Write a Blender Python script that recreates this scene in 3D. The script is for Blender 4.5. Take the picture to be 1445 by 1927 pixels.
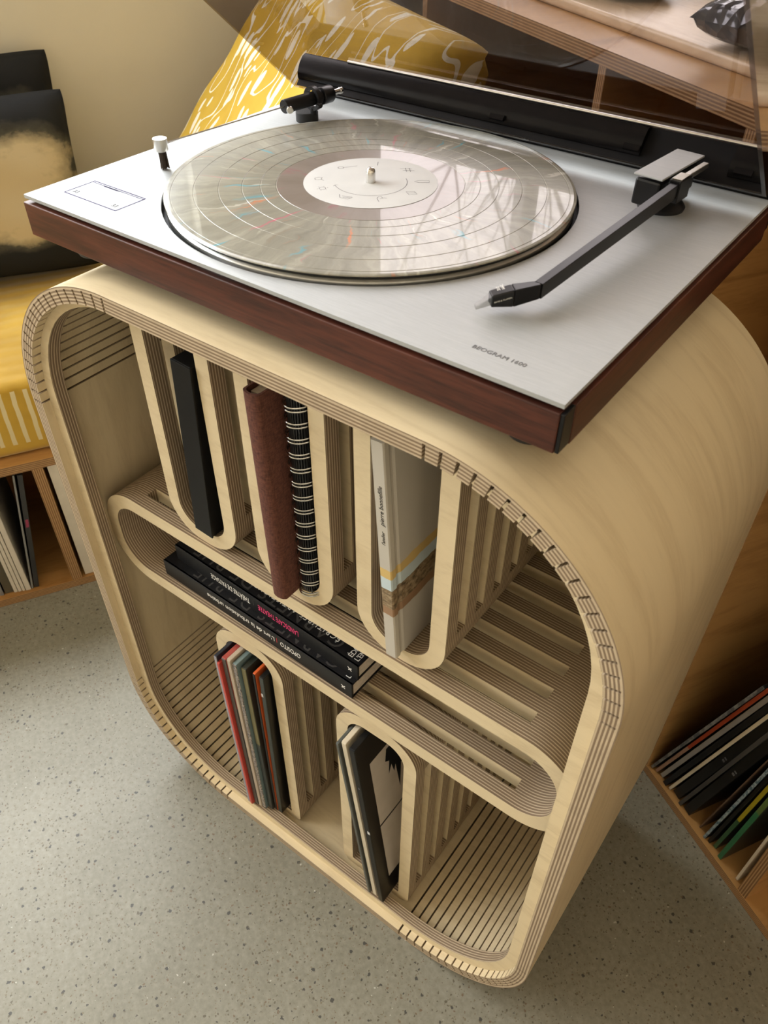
import bpy, bmesh, math, random
from mathutils import Vector, Matrix
random.seed(7)
sc = bpy.context.scene
for o in list(bpy.data.objects):
    bpy.data.objects.remove(o, do_unlink=True)
COL = sc.collection
PI = math.pi

# ------------------------------------------------------------------ camera (solved from the photograph, frame 1445 x 1927)
F_PX, YAW, PITCH, ROLL = 1505.67, -0.6358, 0.7432, -0.0090
CAM = Vector((0.3683, -0.4787, 0.9999))
_f = Vector((math.sin(YAW)*math.cos(PITCH), math.cos(YAW)*math.cos(PITCH), -math.sin(PITCH)))
_r = Vector((math.cos(YAW), -math.sin(YAW), 0))
_d = _f.cross(_r)
_r2 = _r*math.cos(ROLL) + _d*math.sin(ROLL)
_d2 = -_r*math.sin(ROLL) + _d*math.cos(ROLL)
cd = bpy.data.cameras.new('camera')
cam = bpy.data.objects.new('camera', cd)
COL.objects.link(cam)
m3 = Matrix((_r2, -_d2, -_f)).transposed()
cam.matrix_world = Matrix.Translation(CAM) @ m3.to_4x4()
cd.sensor_fit = 'VERTICAL'
cd.sensor_height = 36.0
cd.lens = F_PX/1927*36.0
cd.clip_start = 0.01
cd.dof.use_dof = True
cd.dof.focus_distance = 0.72
cd.dof.aperture_fstop = 16.0
sc.camera = cam

# ------------------------------------------------------------------ room axes: a along the right-hand unit, b along the left-hand bench
TH = math.radians(-30.0)
EX = Vector((math.cos(TH), math.sin(TH), 0))
EY = Vector((-math.sin(TH), math.cos(TH), 0))
def room(a, b, z=0.0):
    return EX*a + EY*b + Vector((0, 0, z))

# ------------------------------------------------------------------ light: overcast sky through the room's windows
w = bpy.data.worlds.new('overcast_sky'); sc.world = w
w.use_nodes = True
bg = w.node_tree.nodes['Background']
bg.inputs[0].default_value = (0.95, 0.98, 1.0, 1)
bg.inputs[1].default_value = 10.0
sc.view_settings.view_transform = 'Standard'
sc.view_settings.look = 'None'
sc.view_settings.exposure = 0.58
sc.view_settings.gamma = 1.0
sc.view_settings.use_curve_mapping = False
WALL_A, BACK_B, FRONT_B, RIGHT_A, CEIL = -1.0, 2.2, -4.3, 2.6, 2.6
SILL, HEAD = 1.08, 2.20
WINDOWS = [(-4.1, 0.05), (0.43, 1.30)]                  # along b in the left wall
def portal(name, center, sx, sy, direction):
    l = bpy.data.lights.new(name, 'AREA'); l.shape = 'RECTANGLE'; l.size = sx; l.size_y = sy
    l.cycles.is_portal = True
    o = bpy.data.objects.new(name, l); COL.objects.link(o)
    o.location = center
    o.rotation_euler = Vector(direction).to_track_quat('-Z', 'Y').to_euler()
for i, (b0, b1) in enumerate(WINDOWS):
    portal('window_left_offscreen', room(WALL_A-0.06, (b0+b1)/2, (SILL+HEAD)/2), b1-b0, HEAD-SILL, EX)

# ------------------------------------------------------------------ materials
def new_mat(name):
    m = bpy.data.materials.new(name); m.use_nodes = True
    nt = m.node_tree
    return m, nt, nt.nodes['Principled BSDF']
def N(nt, t, **kw):
    n = nt.nodes.new('ShaderNode'+t)
    for k, v in kw.items(): setattr(n, k, v)
    return n
def L(nt, a, b): nt.links.new(a, b)
def ramp(nt, fac, stops, interp='LINEAR'):
    r = N(nt, 'ValToRGB'); r.color_ramp.interpolation = interp
    els = r.color_ramp.elements
    while len(els) < len(stops): els.new(0.5)
    for e, (p, c) in zip(els, stops):
        e.position = p; e.color = (*c, 1) if len(c) == 3 else c
    L(nt, fac, r.inputs[0]); return r.outputs[0]
def mapped(nt, scale=(1, 1, 1), rot=(0, 0, 0), loc=(0, 0, 0), coord='Object'):
    tc = N(nt, 'TexCoord'); mp = N(nt, 'Mapping')
    mp.inputs['Scale'].default_value = scale; mp.inputs['Rotation'].default_value = rot; mp.inputs['Location'].default_value = loc
    L(nt, tc.outputs[coord], mp.inputs[0]); return mp.outputs[0]
def noise(nt, vec, scale=5, detail=3, rough=0.5, dist=0.0):
    n = N(nt, 'TexNoise'); n.inputs['Scale'].default_value = scale; n.inputs['Detail'].default_value = detail
    n.inputs['Roughness'].default_value = rough; n.inputs['Distortion'].default_value = dist
    L(nt, vec, n.inputs['Vector']); return n.outputs[0]
def mathn(nt, op, a, b=None, c=None):
    n = N(nt, 'Math', operation=op)
    for i, v in enumerate((a, b, c)):
        if v is None: continue
        if isinstance(v, (int, float)): n.inputs[i].default_value = v
        else: L(nt, v, n.inputs[i])
    return n.outputs[0]
def mixc(nt, fac, a, b):
    n = N(nt, 'MixRGB')
    for i, v in zip((0, 1, 2), (fac, a, b)):
        if isinstance(v, (int, float)): n.inputs[i].default_value = v
        elif isinstance(v, tuple): n.inputs[i].default_value = (*v, 1) if len(v) == 3 else v
        else: L(nt, v, n.inputs[i])
    return n.outputs[0]
def bump(nt, bs, h, strength=0.2, dist=0.001):
    b = N(nt, 'Bump'); b.inputs['Strength'].default_value = strength; b.inputs['Distance'].default_value = dist
    L(nt, h, b.inputs['Height']); L(nt, b.outputs[0], bs.inputs['Normal'])
def plain(name, col, rough=0.5, metal=0.0, var=0.06, scale=40, spec=0.5, bumpy=0.0):
    m, nt, bs = new_mat(name)
    n = noise(nt, mapped(nt), scale, 4)
    lo = tuple(max(0, c*(1-var)) for c in col); hi = tuple(min(1, c*(1+var)) for c in col)
    L(nt, ramp(nt, n, [(0.3, lo), (0.7, hi)]), bs.inputs['Base Color'])
    bs.inputs['Roughness'].default_value = rough; bs.inputs['Metallic'].default_value = metal
    bs.inputs['Specular IOR Level'].default_value = spec
    if bumpy: bump(nt, bs, n, bumpy)
    return m
def wood(name, dark, light, scale, rough=0.45, figure=6.0, spec=0.4):
    m, nt, bs = new_mat(name)
    v = mapped(nt, scale)
    n1 = noise(nt, v, figure, 3, 0.5, 1.2)
    n2 = noise(nt, v, figure*14, 4, 0.6)
    g = mathn(nt, 'ADD', mathn(nt, 'MULTIPLY', n1, 0.75), mathn(nt, 'MULTIPLY', n2, 0.25))
    L(nt, ramp(nt, g, [(0.30, dark), (0.52, light), (0.75, tuple(min(1, c*1.04) for c in light))]), bs.inputs['Base Color'])
    bs.inputs['Roughness'].default_value = rough
    bs.inputs['Specular IOR Level'].default_value = spec
    return m
def ply_edge(name, axis, period, light, dark, duty=0.42, attr=None, phase=0.0, rough=0.6):
    """Cut plywood edge: alternating plies across the sheet's thickness."""
    m, nt, bs = new_mat(name)
    if attr:
        at = N(nt, 'Attribute'); at.attribute_name = attr; t = at.outputs['Fac']
    else:
        tc = N(nt, 'TexCoord'); s = N(nt, 'SeparateXYZ'); L(nt, tc.outputs['Object'], s.inputs[0]); t = s.outputs[axis]
    fr = mathn(nt, 'FRACT', mathn(nt, 'ADD', mathn(nt, 'DIVIDE', t, period), phase+100.0))
    c = ramp(nt, fr, [(0.0, dark), (duty, tuple(d*1.15 for d in dark)), (duty+0.10, light), (0.90, light), (1.0, dark)])
    sc3 = [90, 90, 90]; 
    if not attr: sc3[axis] = 500
    n = noise(nt, mapped(nt, tuple(sc3)), 1.0, 3, 0.6)
    L(nt, mixc(nt, mathn(nt, 'MULTIPLY', n, 0.5), c, tuple(d*0.75 for d in dark)), bs.inputs['Base Color'])
    bs.inputs['Roughness'].default_value = rough
    bs.inputs['Specular IOR Level'].default_value = 0.25
    return m

BL = (0.69, 0.575, 0.375); BD = (0.59, 0.475, 0.295)
PL, PD = (0.64, 0.52, 0.36), (0.225, 0.16, 0.103)
M_birch = wood('birch_veneer', BD, BL, (3, 22, 3), 0.42, 2.2)
M_birch_face = wood('birch_face', BD, BL, (4, 4, 16), 0.5, 3.0)
M_plyT = ply_edge('ply_edge_bent', 0, 0.2, PL, PD, attr='ply_t')
M_plyY = ply_edge('ply_edge_stacked', 1, 0.0027, PL, PD, 0.55)
M_bench = wood('bench_ply', (0.27, 0.125, 0.035), (0.44, 0.235, 0.08), (8, 1.2, 8), 0.38, 3.0)
M_benchV = wood('unit_ply', (0.27, 0.13, 0.04), (0.45, 0.25, 0.09), (5, 1.5, 9), 0.4, 2.5)
BEL, BED = (0.50, 0.31, 0.15), (0.20, 0.105, 0.045)
M_bedgeZ = ply_edge('bench_edge_z', 2, 0.0030, BEL, BED, 0.45)
M_bedgeX = ply_edge('bench_edge_x', 0, 0.0030, BEL, BED, 0.45)
M_bedgeY = ply_edge('bench_edge_y', 1, 0.0030, BEL, BED, 0.45)
M_alu = None
M_black = plain('black_plastic', (0.009, 0.009, 0.010), 0.35, 0, 0.2, spec=0.3)
M_blackmat = plain('black_matte', (0.006, 0.006, 0.007), 0.55, 0, 0.2, spec=0.15)
M_lip = plain('smoky_black_plastic', (0.006, 0.0055, 0.006), 0.25, 0, 0.2, spec=0.12)
M_rubber = plain('black_rubber', (0.02, 0.02, 0.02), 0.8)
M_steel = plain('polished_steel', (0.72, 0.71, 0.68), 0.18, 1.0, 0.04)
M_silver = plain('satin_aluminium', (0.70, 0.69, 0.66), 0.3, 1.0, 0.05)
M_white = plain('white_paper', (0.62, 0.625, 0.61), 0.7, 0, 0.04)
M_ink = plain('grey_ink', (0.16, 0.16, 0.17), 0.7, spec=0.0)
M_blackink = plain('black_ink', (0.02, 0.02, 0.02), 0.7, spec=0.0)
M_violetink = plain('violet_print', (0.11, 0.10, 0.17), 0.5, spec=0.0)
M_whiteink = plain('white_ink', (0.82, 0.81, 0.77), 0.6)
M_pinkink = plain('pink_ink', (0.75, 0.06, 0.19), 0.6)
M_redink = plain('red_ink', (0.55, 0.03, 0.04), 0.6)
M_greyink = plain('dark_grey_varnish', (0.055, 0.052, 0.050), 0.35)
M_pages = plain('page_block', (0.60, 0.53, 0.44), 0.8, 0, 0.12, 300)
def alu():
    m, nt, bs = new_mat('brushed_aluminium')
    n = noise(nt, mapped(nt, (60, 900, 60)), 1.0, 4, 0.6)
    n2 = noise(nt, mapped(nt, (14, 14, 14)), 1.0, 5, 0.7)
    g = mathn(nt, 'ADD', mathn(nt, 'MULTIPLY', n, 0.5), mathn(nt, 'MULTIPLY', n2, 0.5))
    L(nt, ramp(nt, g, [(0.3, (0.40, 0.415, 0.42)), (0.7, (0.49, 0.505, 0.51))]), bs.inputs['Base Color'])
    bs.inputs['Metallic'].default_value = 0.55
    L(nt, ramp(nt, n2, [(0.3, (0.56,)*3), (0.7, (0.66,)*3)]), bs.inputs['Roughness'])
    bs.inputs['Specular IOR Level'].default_value = 0.2
    bump(nt, bs, n, 0.05, 0.0004)
    return m
M_alu = alu()
def rosewood():
    m, nt, bs = new_mat('rosewood')
    v = mapped(nt, (6, 6, 70))
    n = noise(nt, v, 1.0, 4, 0.6, 0.6); n2 = noise(nt, mapped(nt, (40, 40, 500)), 1.0, 3, 0.6)
    g = mathn(nt, 'ADD', mathn(nt, 'MULTIPLY', n, 0.6), mathn(nt, 'MULTIPLY', n2, 0.4))
    L(nt, ramp(nt, g, [(0.35, (0.030, 0.009, 0.006)), (0.55, (0.085, 0.024, 0.014)), (0.75, (0.13, 0.042, 0.024))]), bs.inputs['Base Color'])
    bs.inputs['Roughness'].default_value = 0.4; bs.inputs['Specular IOR Level'].default_value = 0.4
    return m
M_rose = rosewood()
def facing_mix(nt, tr, gl, f0):
    """Reflection share by viewing angle, the same on both sides of the sheet."""
    ge = N(nt, 'NewGeometry'); dt = N(nt, 'VectorMath', operation='DOT_PRODUCT')
    L(nt, ge.outputs['Incoming'], dt.inputs[0]); L(nt, ge.outputs['Normal'], dt.inputs[1])
    k = mathn(nt, 'POWER', mathn(nt, 'SUBTRACT', 1.0, mathn(nt, 'ABSOLUTE', dt.outputs['Value'])), 5.0)
    fac = mathn(nt, 'ADD', mathn(nt, 'MULTIPLY', k, 1-f0), f0)
    mx = N(nt, 'MixShader'); L(nt, fac, mx.inputs[0]); L(nt, tr.outputs[0], mx.inputs[1]); L(nt, gl.outputs[0], mx.inputs[2])
    return mx
def smoked():
    m = bpy.data.materials.new('smoked_acrylic'); m.use_nodes = True
    nt = m.node_tree; nt.nodes.clear()
    out = N(nt, 'OutputMaterial'); tr = N(nt, 'BsdfTransparent'); gl = N(nt, 'BsdfGlossy'); mx = facing_mix(nt, tr, gl, 0.045)
    n = noise(nt, mapped(nt, (30, 30, 30)), 1.0, 3)
    L(nt, ramp(nt, n, [(0.3, (0.60, 0.56, 0.555)), (0.7, (0.64, 0.60, 0.59))]), tr.inputs[0])
    gl.inputs['Roughness'].default_value = 0.03
    L(nt, mx.outputs[0], out.inputs[0]); return m
M_smoke = smoked()
def clear_plastic():
    m = bpy.data.materials.new('clear_plastic'); m.use_nodes = True
    nt = m.node_tree; nt.nodes.clear()
    out = N(nt, 'OutputMaterial'); tr = N(nt, 'BsdfTransparent'); gl = N(nt, 'BsdfGlossy'); mx = facing_mix(nt, tr, gl, 0.045)
    n = noise(nt, mapped(nt, (80, 80, 80)), 1.0, 2)
    L(nt, ramp(nt, n, [(0.3, (0.72, 0.72, 0.70)), (0.7, (0.82, 0.82, 0.80))]), tr.inputs[0])
    gl.inputs['Roughness'].default_value = 0.05
    L(nt, mx.outputs[0], out.inputs[0]); return m
M_clear = clear_plastic()
def vinyl():
    m, nt, bs = new_mat('marbled_vinyl')
    tc = N(nt, 'TexCoord'); s = N(nt, 'SeparateXYZ'); L(nt, tc.outputs['Object'], s.inputs[0])
    r = mathn(nt, 'SQRT', mathn(nt, 'ADD', mathn(nt, 'MULTIPLY', s.outputs[0], s.outputs[0]), mathn(nt, 'MULTIPLY', s.outputs[1], s.outputs[1])))
    wob = noise(nt, mapped(nt, (18, 18, 1)), 1.0, 4, 0.6)
    ang = mathn(nt, 'ADD', mathn(nt, 'ARCTAN2', s.outputs[1], s.outputs[0]), mathn(nt, 'MULTIPLY', wob, 0.35))
    def polar(ka, kr, off):
        c = N(nt, 'CombineXYZ'); L(nt, mathn(nt, 'MULTIPLY', ang, ka), c.inputs[0]); L(nt, mathn(nt, 'MULTIPLY', r, kr), c.inputs[1]); c.inputs[2].default_value = off
        return c.outputs[0]
    base = ramp(nt, noise(nt, polar(14, 12, 0), 1.0, 5, 0.6), [(0.3, (0.20, 0.195, 0.16)), (0.55, (0.28, 0.27, 0.22)), (0.75, (0.38, 0.365, 0.305))])
    col = base
    for off, tint, lo in ((3.1, (0.10, 0.33, 0.40), 0.655), (7.7, (0.62, 0.20, 0.08), 0.655), (12.3, (0.52, 0.12, 0.18), 0.67), (21.9, (0.55, 0.53, 0.46), 0.66), (31.0, (0.25, 0.22, 0.17), 0.64)):
        f = ramp(nt, noise(nt, polar(15.0, 15, off), 1.0, 2, 0.5), [(lo+0.01, (0, 0, 0)), (lo+0.08, (1, 1, 1))])
        col = mixc(nt, mathn(nt, 'MULTIPLY', f, 0.85), col, tint)
    # lead-out area is smoother and browner
    dead = mathn(nt, 'LESS_THAN', r, 0.0697)
    dcol = ramp(nt, noise(nt, polar(2.5, 12, 44), 1.0, 4, 0.6), [(0.4, (0.20, 0.165, 0.14)), (0.62, (0.24, 0.20, 0.175)), (0.70, (0.30, 0.10, 0.13))])
    col = mixc(nt, mathn(nt, 'MULTIPLY', dead, 0.9), col, dcol)
    L(nt, col, bs.inputs['Base Color'])
    bs.inputs['Roughness'].default_value = 0.32
    bs.inputs['Anisotropic'].default_value = 0.75
    tg = N(nt, 'Tangent'); tg.direction_type = 'RADIAL'; tg.axis = 'Z'; L(nt, tg.outputs[0], bs.inputs['Tangent'])
    bs.inputs['Specular IOR Level'].default_value = 0.35
    bs.inputs['Coat Weight'].default_value = 0.45; bs.inputs['Coat Roughness'].default_value = 0.03; bs.inputs['Coat IOR'].default_value = 1.6
    return m
M_vinyl = vinyl()
def concrete():
    m, nt, bs = new_mat('polished_concrete')
    v = mapped(nt)
    big = noise(nt, v, 3.0, 5, 0.6); fine = noise(nt, v, 160, 4, 0.65)
    g = mathn(nt, 'ADD', mathn(nt, 'MULTIPLY', big, 0.55), mathn(nt, 'MULTIPLY', fine, 0.45))
    col = ramp(nt, g, [(0.32, (0.165, 0.154, 0.115)), (0.5, (0.228, 0.219, 0.172)), (0.68, (0.30, 0.29, 0.24))])
    warp = N(nt, 'VectorMath', operation='ADD'); L(nt, v, warp.inputs[0])
    nn = N(nt, 'TexNoise'); nn.inputs['Scale'].default_value = 260; L(nt, v, nn.inputs['Vector'])
    ms = N(nt, 'VectorMath', operation='SCALE'); L(nt, nn.outputs['Color'], ms.inputs[0]); ms.inputs['Scale'].default_value = 0.0045
    L(nt, ms.outputs[0], warp.inputs[1])
    for scale, cut, tint, keep in ((125, 0.19, (0.035, 0.035, 0.034), 0.52), (240, 0.22, (0.10, 0.085, 0.055), 0.42), (330, 0.24, (0.17, 0.14, 0.09), 0.5), (200, 0.20, (0.15, 0.10, 0.06), 0.72), (190, 0.13, (0.50, 0.48, 0.42), 0.88)):
        vo = N(nt, 'TexVoronoi'); vo.inputs['Scale'].default_value = scale; L(nt, warp.outputs[0], vo.inputs['Vector'])
        sp = N(nt, 'SeparateColor'); L(nt, vo.outputs['Color'], sp.inputs[0])
        f = mathn(nt, 'MULTIPLY', mathn(nt, 'LESS_THAN', vo.outputs['Distance'], mathn(nt, 'MULTIPLY', sp.outputs[1], cut*1.5)), mathn(nt, 'GREATER_THAN', sp.outputs[0], keep))
        col = mixc(nt, mathn(nt, 'MULTIPLY', f, 0.85), col, tint)
    L(nt, col, bs.inputs['Base Color'])
    bs.inputs['Roughness'].default_value = 0.42; bs.inputs['Specular IOR Level'].default_value = 0.4
    return m
M_floor = concrete()
M_wall = plain('wall_paint', (0.68, 0.64, 0.53), 0.85, 0, 0.03, 6)
M_wallw = plain('white_wall_paint', (0.64, 0.55, 0.42), 0.85, 0, 0.02, 6)
M_frame = plain('window_frame_paint', (0.30, 0.30, 0.29), 0.5)

# ------------------------------------------------------------------ geometry helpers
BASE = {}
def tag(o, label=None, cat=None, group=None, kind=None):
    if label: o['label'] = label
    if cat: o['category'] = cat
    if group: o['group'] = group
    if kind: o['kind'] = kind
    return o
def thing(name, label, cat, base=(0, 0, 0), group=None, in_room=False, kind=None):
    o = bpy.data.objects.new(name, None); COL.objects.link(o)
    o.empty_display_size = 0.05
    b = Vector(base); BASE[o.name] = b
    if in_room:
        o.location = room(*b); o.rotation_euler = (0, 0, TH)
    else:
        o.location = b
    return tag(o, label, cat, group, kind)
def base_of(p):
    while p is not None:
        if p.name in BASE: return BASE[p.name]
        p = p.parent
    return Vector((0, 0, 0))
def link(name, me, parent=None, base=None, in_room=False):
    o = bpy.data.objects.new(name, me); COL.objects.link(o)
    if parent is not None: o.parent = parent
    elif base is not None:
        b = Vector(base); BASE[o.name] = b
        if in_room: o.location = room(*b); o.rotation_euler = (0, 0, TH)
        else: o.location = b
    return o
def mesh(name, verts, faces, mats, parent=None, idx=None, smooth=None, base=None, in_room=False, attr=None):
    b = base_of(parent) if parent is not None else Vector(base or (0, 0, 0))
    me = bpy.data.meshes.new(name)
    me.from_pydata([Vector(v)-b for v in verts], [], faces)
    for m in (mats if isinstance(mats, (list, tuple)) else [mats]): me.materials.append(m)
    if idx:
        for p, i in zip(me.polygons, idx): p.material_index = i
    if attr:
        at = me.attributes.new(attr[0], 'FLOAT', 'POINT')
        at.data.foreach_set('value', attr[1])
    me.update()
    if smooth is not None:
        me.shade_smooth(); me.set_sharp_from_angle(angle=math.radians(smooth))
    return link(name, me, parent, b if parent is None else None, in_room)
def box_data(x0, x1, y0, y1, z0, z1):
    v = [(x0, y0, z0), (x1, y0, z0), (x1, y1, z0), (x0, y1, z0), (x0, y0, z1), (x1, y0, z1), (x1, y1, z1), (x0, y1, z1)]
    f = [(0, 3, 2, 1), (4, 5, 6, 7), (0, 1, 5, 4), (2, 3, 7, 6), (0, 4, 7, 3), (1, 2, 6, 5)]   # -z +z -y +y -x +x
    return v, f
def box(name, x0, x1, y0, y1, z0, z1, mat, parent=None, bevel=0.0, base=None, in_room=False, thin=None, edge=None, seg=2, xf=None):
    """thin: axis (0..2) of the sheet's thickness; faces across it take MAT, the cut edges take EDGE."""
    b = base_of(parent) if parent is not None else Vector(base or (0, 0, 0))
    v, f = box_data(x0, x1, y0, y1, z0, z1)
    bm = bmesh.new()
    bv = [bm.verts.new(p) for p in v]
    ax = (2, 2, 1, 1, 0, 0)
    for fi, q in enumerate(f):
        fc = bm.faces.new([bv[i] for i in q])
        if thin is not None and ax[fi] != thin: fc.material_index = 1
    if bevel:
        bmesh.ops.bevel(bm, geom=list(bm.edges), offset=bevel, segments=seg, profile=0.5, affect='EDGES', clamp_overlap=True)
    if xf is not None: bmesh.ops.transform(bm, matrix=xf, verts=bm.verts)
    bmesh.ops.translate(bm, verts=bm.verts, vec=-b)
    me = bpy.data.meshes.new(name); bm.to_mesh(me); bm.free()
    me.materials.append(mat)
    if thin is not None: me.materials.append(edge)
    if bevel > 0.003: me.shade_smooth(); me.set_sharp_from_angle(angle=math.radians(40))
    return link(name, me, parent, b if parent is None else None, in_room)
def rrect(x0, x1, z0, z1, rb, rt, n=10, straight=1):
    """Rounded rectangle in x,z, counter-clockwise from the bottom left straight; bottom radius rb, top radius rt."""
    pts = []
    for cx, cz, r, a0 in ((x1-rb, z0+rb, rb, -90), (x1-rt, z1-rt, rt, 0), (x0+rt, z1-rt, rt, 90), (x0+rb, z0+rb, rb, 180)):
        for i in range(n+1):
            a = math.radians(a0+90*i/n)
            pts.append((cx+r*math.cos(a), cz+r*math.sin(a)))
    return pts
def ring(name, outer, inner, y0, y1, mats, parent, seg=None, smooth=40):
    """Closed frame (or the run SEG = (i0, i1) of it) between two matching outlines, from y0 to y1; sheet faces mats[0], cut edges mats[1]."""
    n = len(outer)
    ids = list(range(n)) if seg is None else [i % n for i in range(seg[0], seg[1]+1)]
    k = len(ids); v = []
    for i in ids:
        (ox, oz), (ix, iz) = outer[i], inner[i]
        v += [(ox, y0, oz), (ix, y0, iz), (ix, y1, iz), (ox, y1, oz)]
    f, mi = [], []
    cnt = k if seg is None else k-1
    for i in range(cnt):
        a, c = 4*i, 4*((i+1) % k)
        f += [(a, c, c+1, a+1), (a+1, c+1, c+2, a+2), (a+2, c+2, c+3, a+3), (a+3, c+3, c, a)]
        mi += [0, 1, 0, 1]
    if seg is not None:
        f += [(0, 1, 2, 3), (4*(k-1)+3, 4*(k-1)+2, 4*(k-1)+1, 4*(k-1))]; mi += [1, 1]
    return mesh(name, v, f, mats, parent, mi, smooth)
def tube(name, pts, radii, mat, parent=None, n=12, base=None, cap=True, in_room=False):
    pts = [Vector(p) for p in pts]
    if not isinstance(radii, (list, tuple)): radii = [radii]*len(pts)
    v, f = [], []
    up = None
    for i, p in enumerate(pts):
        t = (pts[min(i+1, len(pts)-1)]-pts[max(i-1, 0)]).normalized()
        if up is None: up = Vector((0, 0, 1)) if abs(t.z) < 0.9 else Vector((1, 0, 0))
        s = t.cross(up).normalized(); u = s.cross(t).normalized(); up = u
        for j in range(n):
            a = 2*PI*j/n; v.append(p + (s*math.cos(a)+u*math.sin(a))*radii[i])
    for i in range(len(pts)-1):
        for j in range(n):
            a, b = i*n+j, i*n+(j+1) % n
            f.append((a, b, b+n, a+n))
    if cap:
        f.append(tuple(reversed(range(n)))); f.append(tuple(range((len(pts)-1)*n, len(pts)*n)))
    return mesh(name, v, f, mat, parent, None, 45, base, in_room)
def lathe(name, prof, c, mat, parent=None, n=48, base=None, axis=None, idx=None, closed=False, sharp=35):
    """Profile [(r, h)] turned about the axis through c (default upright)."""
    c = Vector(c); M = Matrix.Identity(3)
    if axis is not None: M = Vector(axis).to_track_quat('Z', 'Y').to_matrix()
    v, f, mi = [], [], []
    for r, h in prof:
        for j in range(n):
            a = 2*PI*j/n; v.append(c + M @ Vector((r*math.cos(a), r*math.sin(a), h)))
    k = len(prof)
    for i in range(k if closed else k-1):
        for j in range(n):
            a, b = i*n+j, i*n+(j+1) % n
            a2, b2 = ((i+1) % k)*n+j, ((i+1) % k)*n+(j+1) % n
            f.append((a, b, b2, a2)); mi.append(idx[i] if idx else 0)
    if not closed:
        if prof[0][0] > 1e-6: f.append(tuple(reversed(range(n)))); mi.append(idx[0] if idx else 0)
        if prof[-1][0] > 1e-6: f.append(tuple(range((k-1)*n, k*n))); mi.append(idx[-1] if idx else 0)
    return mesh(name, v, f, mat, parent, mi, sharp, base)
def text(name, body, size, origin, xdir, ydir, mat, parent, shear=0.0, extrude=0.00008, space=1.0, align='LEFT', width=None):
    cu = bpy.data.curves.new(name, 'FONT'); cu.body = body; cu.size = size; cu.extrude = extrude; cu.shear = shear; cu.space_character = space
    cu.resolution_u = 3; cu.align_x = align
    o = bpy.data.objects.new(name, cu); COL.objects.link(o)
    bpy.context.view_layer.update()
    me = bpy.data.meshes.new_from_object(o.evaluated_get(bpy.context.evaluated_depsgraph_get()))
    bpy.data.objects.remove(o)
    if width:
        xs = [q.co.x for q in me.vertices]; k = width/(max(xs)-min(xs))
        for q in me.vertices: q.co.x = (q.co.x-min(xs))*k
    X, Y = Vector(xdir).normalized(), Vector(ydir).normalized(); Zd = X.cross(Y)
    M = Matrix((X, Y, Zd)).transposed().to_4x4(); M.translation = Vector(origin)-base_of(parent)
    me.transform(M); me.name = name
    me.materials.clear(); me.materials.append(mat)
    return link(name, me, parent)
def strip(name, pts, width, z, mat, parent, closed=False):
    """Flat printed line lying at height z through pts (x, y)."""
    v, f = [], []
    P = [Vector((p[0], p[1], 0)) for p in pts]; n = len(P)
    for i in range(n):
        a = P[(i-1) % n] if (closed or i > 0) else P[i]; b = P[(i+1) % n] if (closed or i < n-1) else P[i]
        t = (b-a).normalized(); s = Vector((-t.y, t.x, 0))*width/2
        v += [(P[i].x+s.x, P[i].y+s.y, z), (P[i].x-s.x, P[i].y-s.y, z)]
    for i in range(n if closed else n-1):
        j = (i+1) % n; f.append((2*i, 2*i+1, 2*j+1, 2*j))
    return mesh(name, v, f, mat, parent)

# ------------------------------------------------------------------ room shell
def slab(name, a0, a1, b0, b1, z0, z1, mat):
    return tag(box(name, a0, a1, b0, b1, z0, z1, mat, base=((a0+a1)/2, (b0+b1)/2, z0), in_room=True), kind='structure')
slab('floor', WALL_A-0.15, RIGHT_A+0.15, FRONT_B-0.15, BACK_B+0.15, -0.10, 0.0, M_floor)
slab('ceiling', WALL_A-0.15, RIGHT_A+0.15, FRONT_B-0.15, BACK_B+0.15, CEIL, CEIL+0.1, M_wallw)
def wall_with_openings(name, along, lo, hi, at0, at1, openings, mat):
    """Wall along axis 'a' or 'b' with rectangular openings (lo, hi, z0, z1)."""
    v, f = [], []
    cuts = []
    cur = lo
    for (o0, o1, z0, z1) in openings:
        if o0 > cur: cuts.append((cur, o0, 0, CEIL))
        cuts += [(o0, o1, 0, z0), (o0, o1, z1, CEIL)]; cur = o1
    cuts.append((cur, hi, 0, CEIL))
    for (s0, s1, z0, z1) in cuts:
        if z1-z0 < 1e-4 or s1-s0 < 1e-4: continue
        q, g = box_data(s0, s1, at0, at1, z0, z1) if along == 'a' else box_data(at0, at1, s0, s1, z0, z1)
        f += [tuple(i+len(v) for i in t) for t in g]; v += q
    mid = ((lo+hi)/2, (at0+at1)/2, 0) if along == 'a' else ((at0+at1)/2, (lo+hi)/2, 0)
    return tag(mesh(name, v, f, mat, base=mid, in_room=True), kind='structure')
wall_with_openings('wall_left', 'b', FRONT_B, BACK_B, WALL_A-0.15, WALL_A, [(b0, b1, SILL, HEAD) for b0, b1 in WINDOWS], M_wall)
wall_with_openings('wall_front', 'a', WALL_A-0.15, RIGHT_A, FRONT_B-0.15, FRONT_B, [], M_wallw)
slab('wall_back', WALL_A-0.15, RIGHT_A, BACK_B, BACK_B+0.15, 0, CEIL, M_wallw)
slab('wall_right', RIGHT_A, RIGHT_A+0.15, FRONT_B-0.15, BACK_B+0.15, 0, CEIL, M_wallw)
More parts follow.
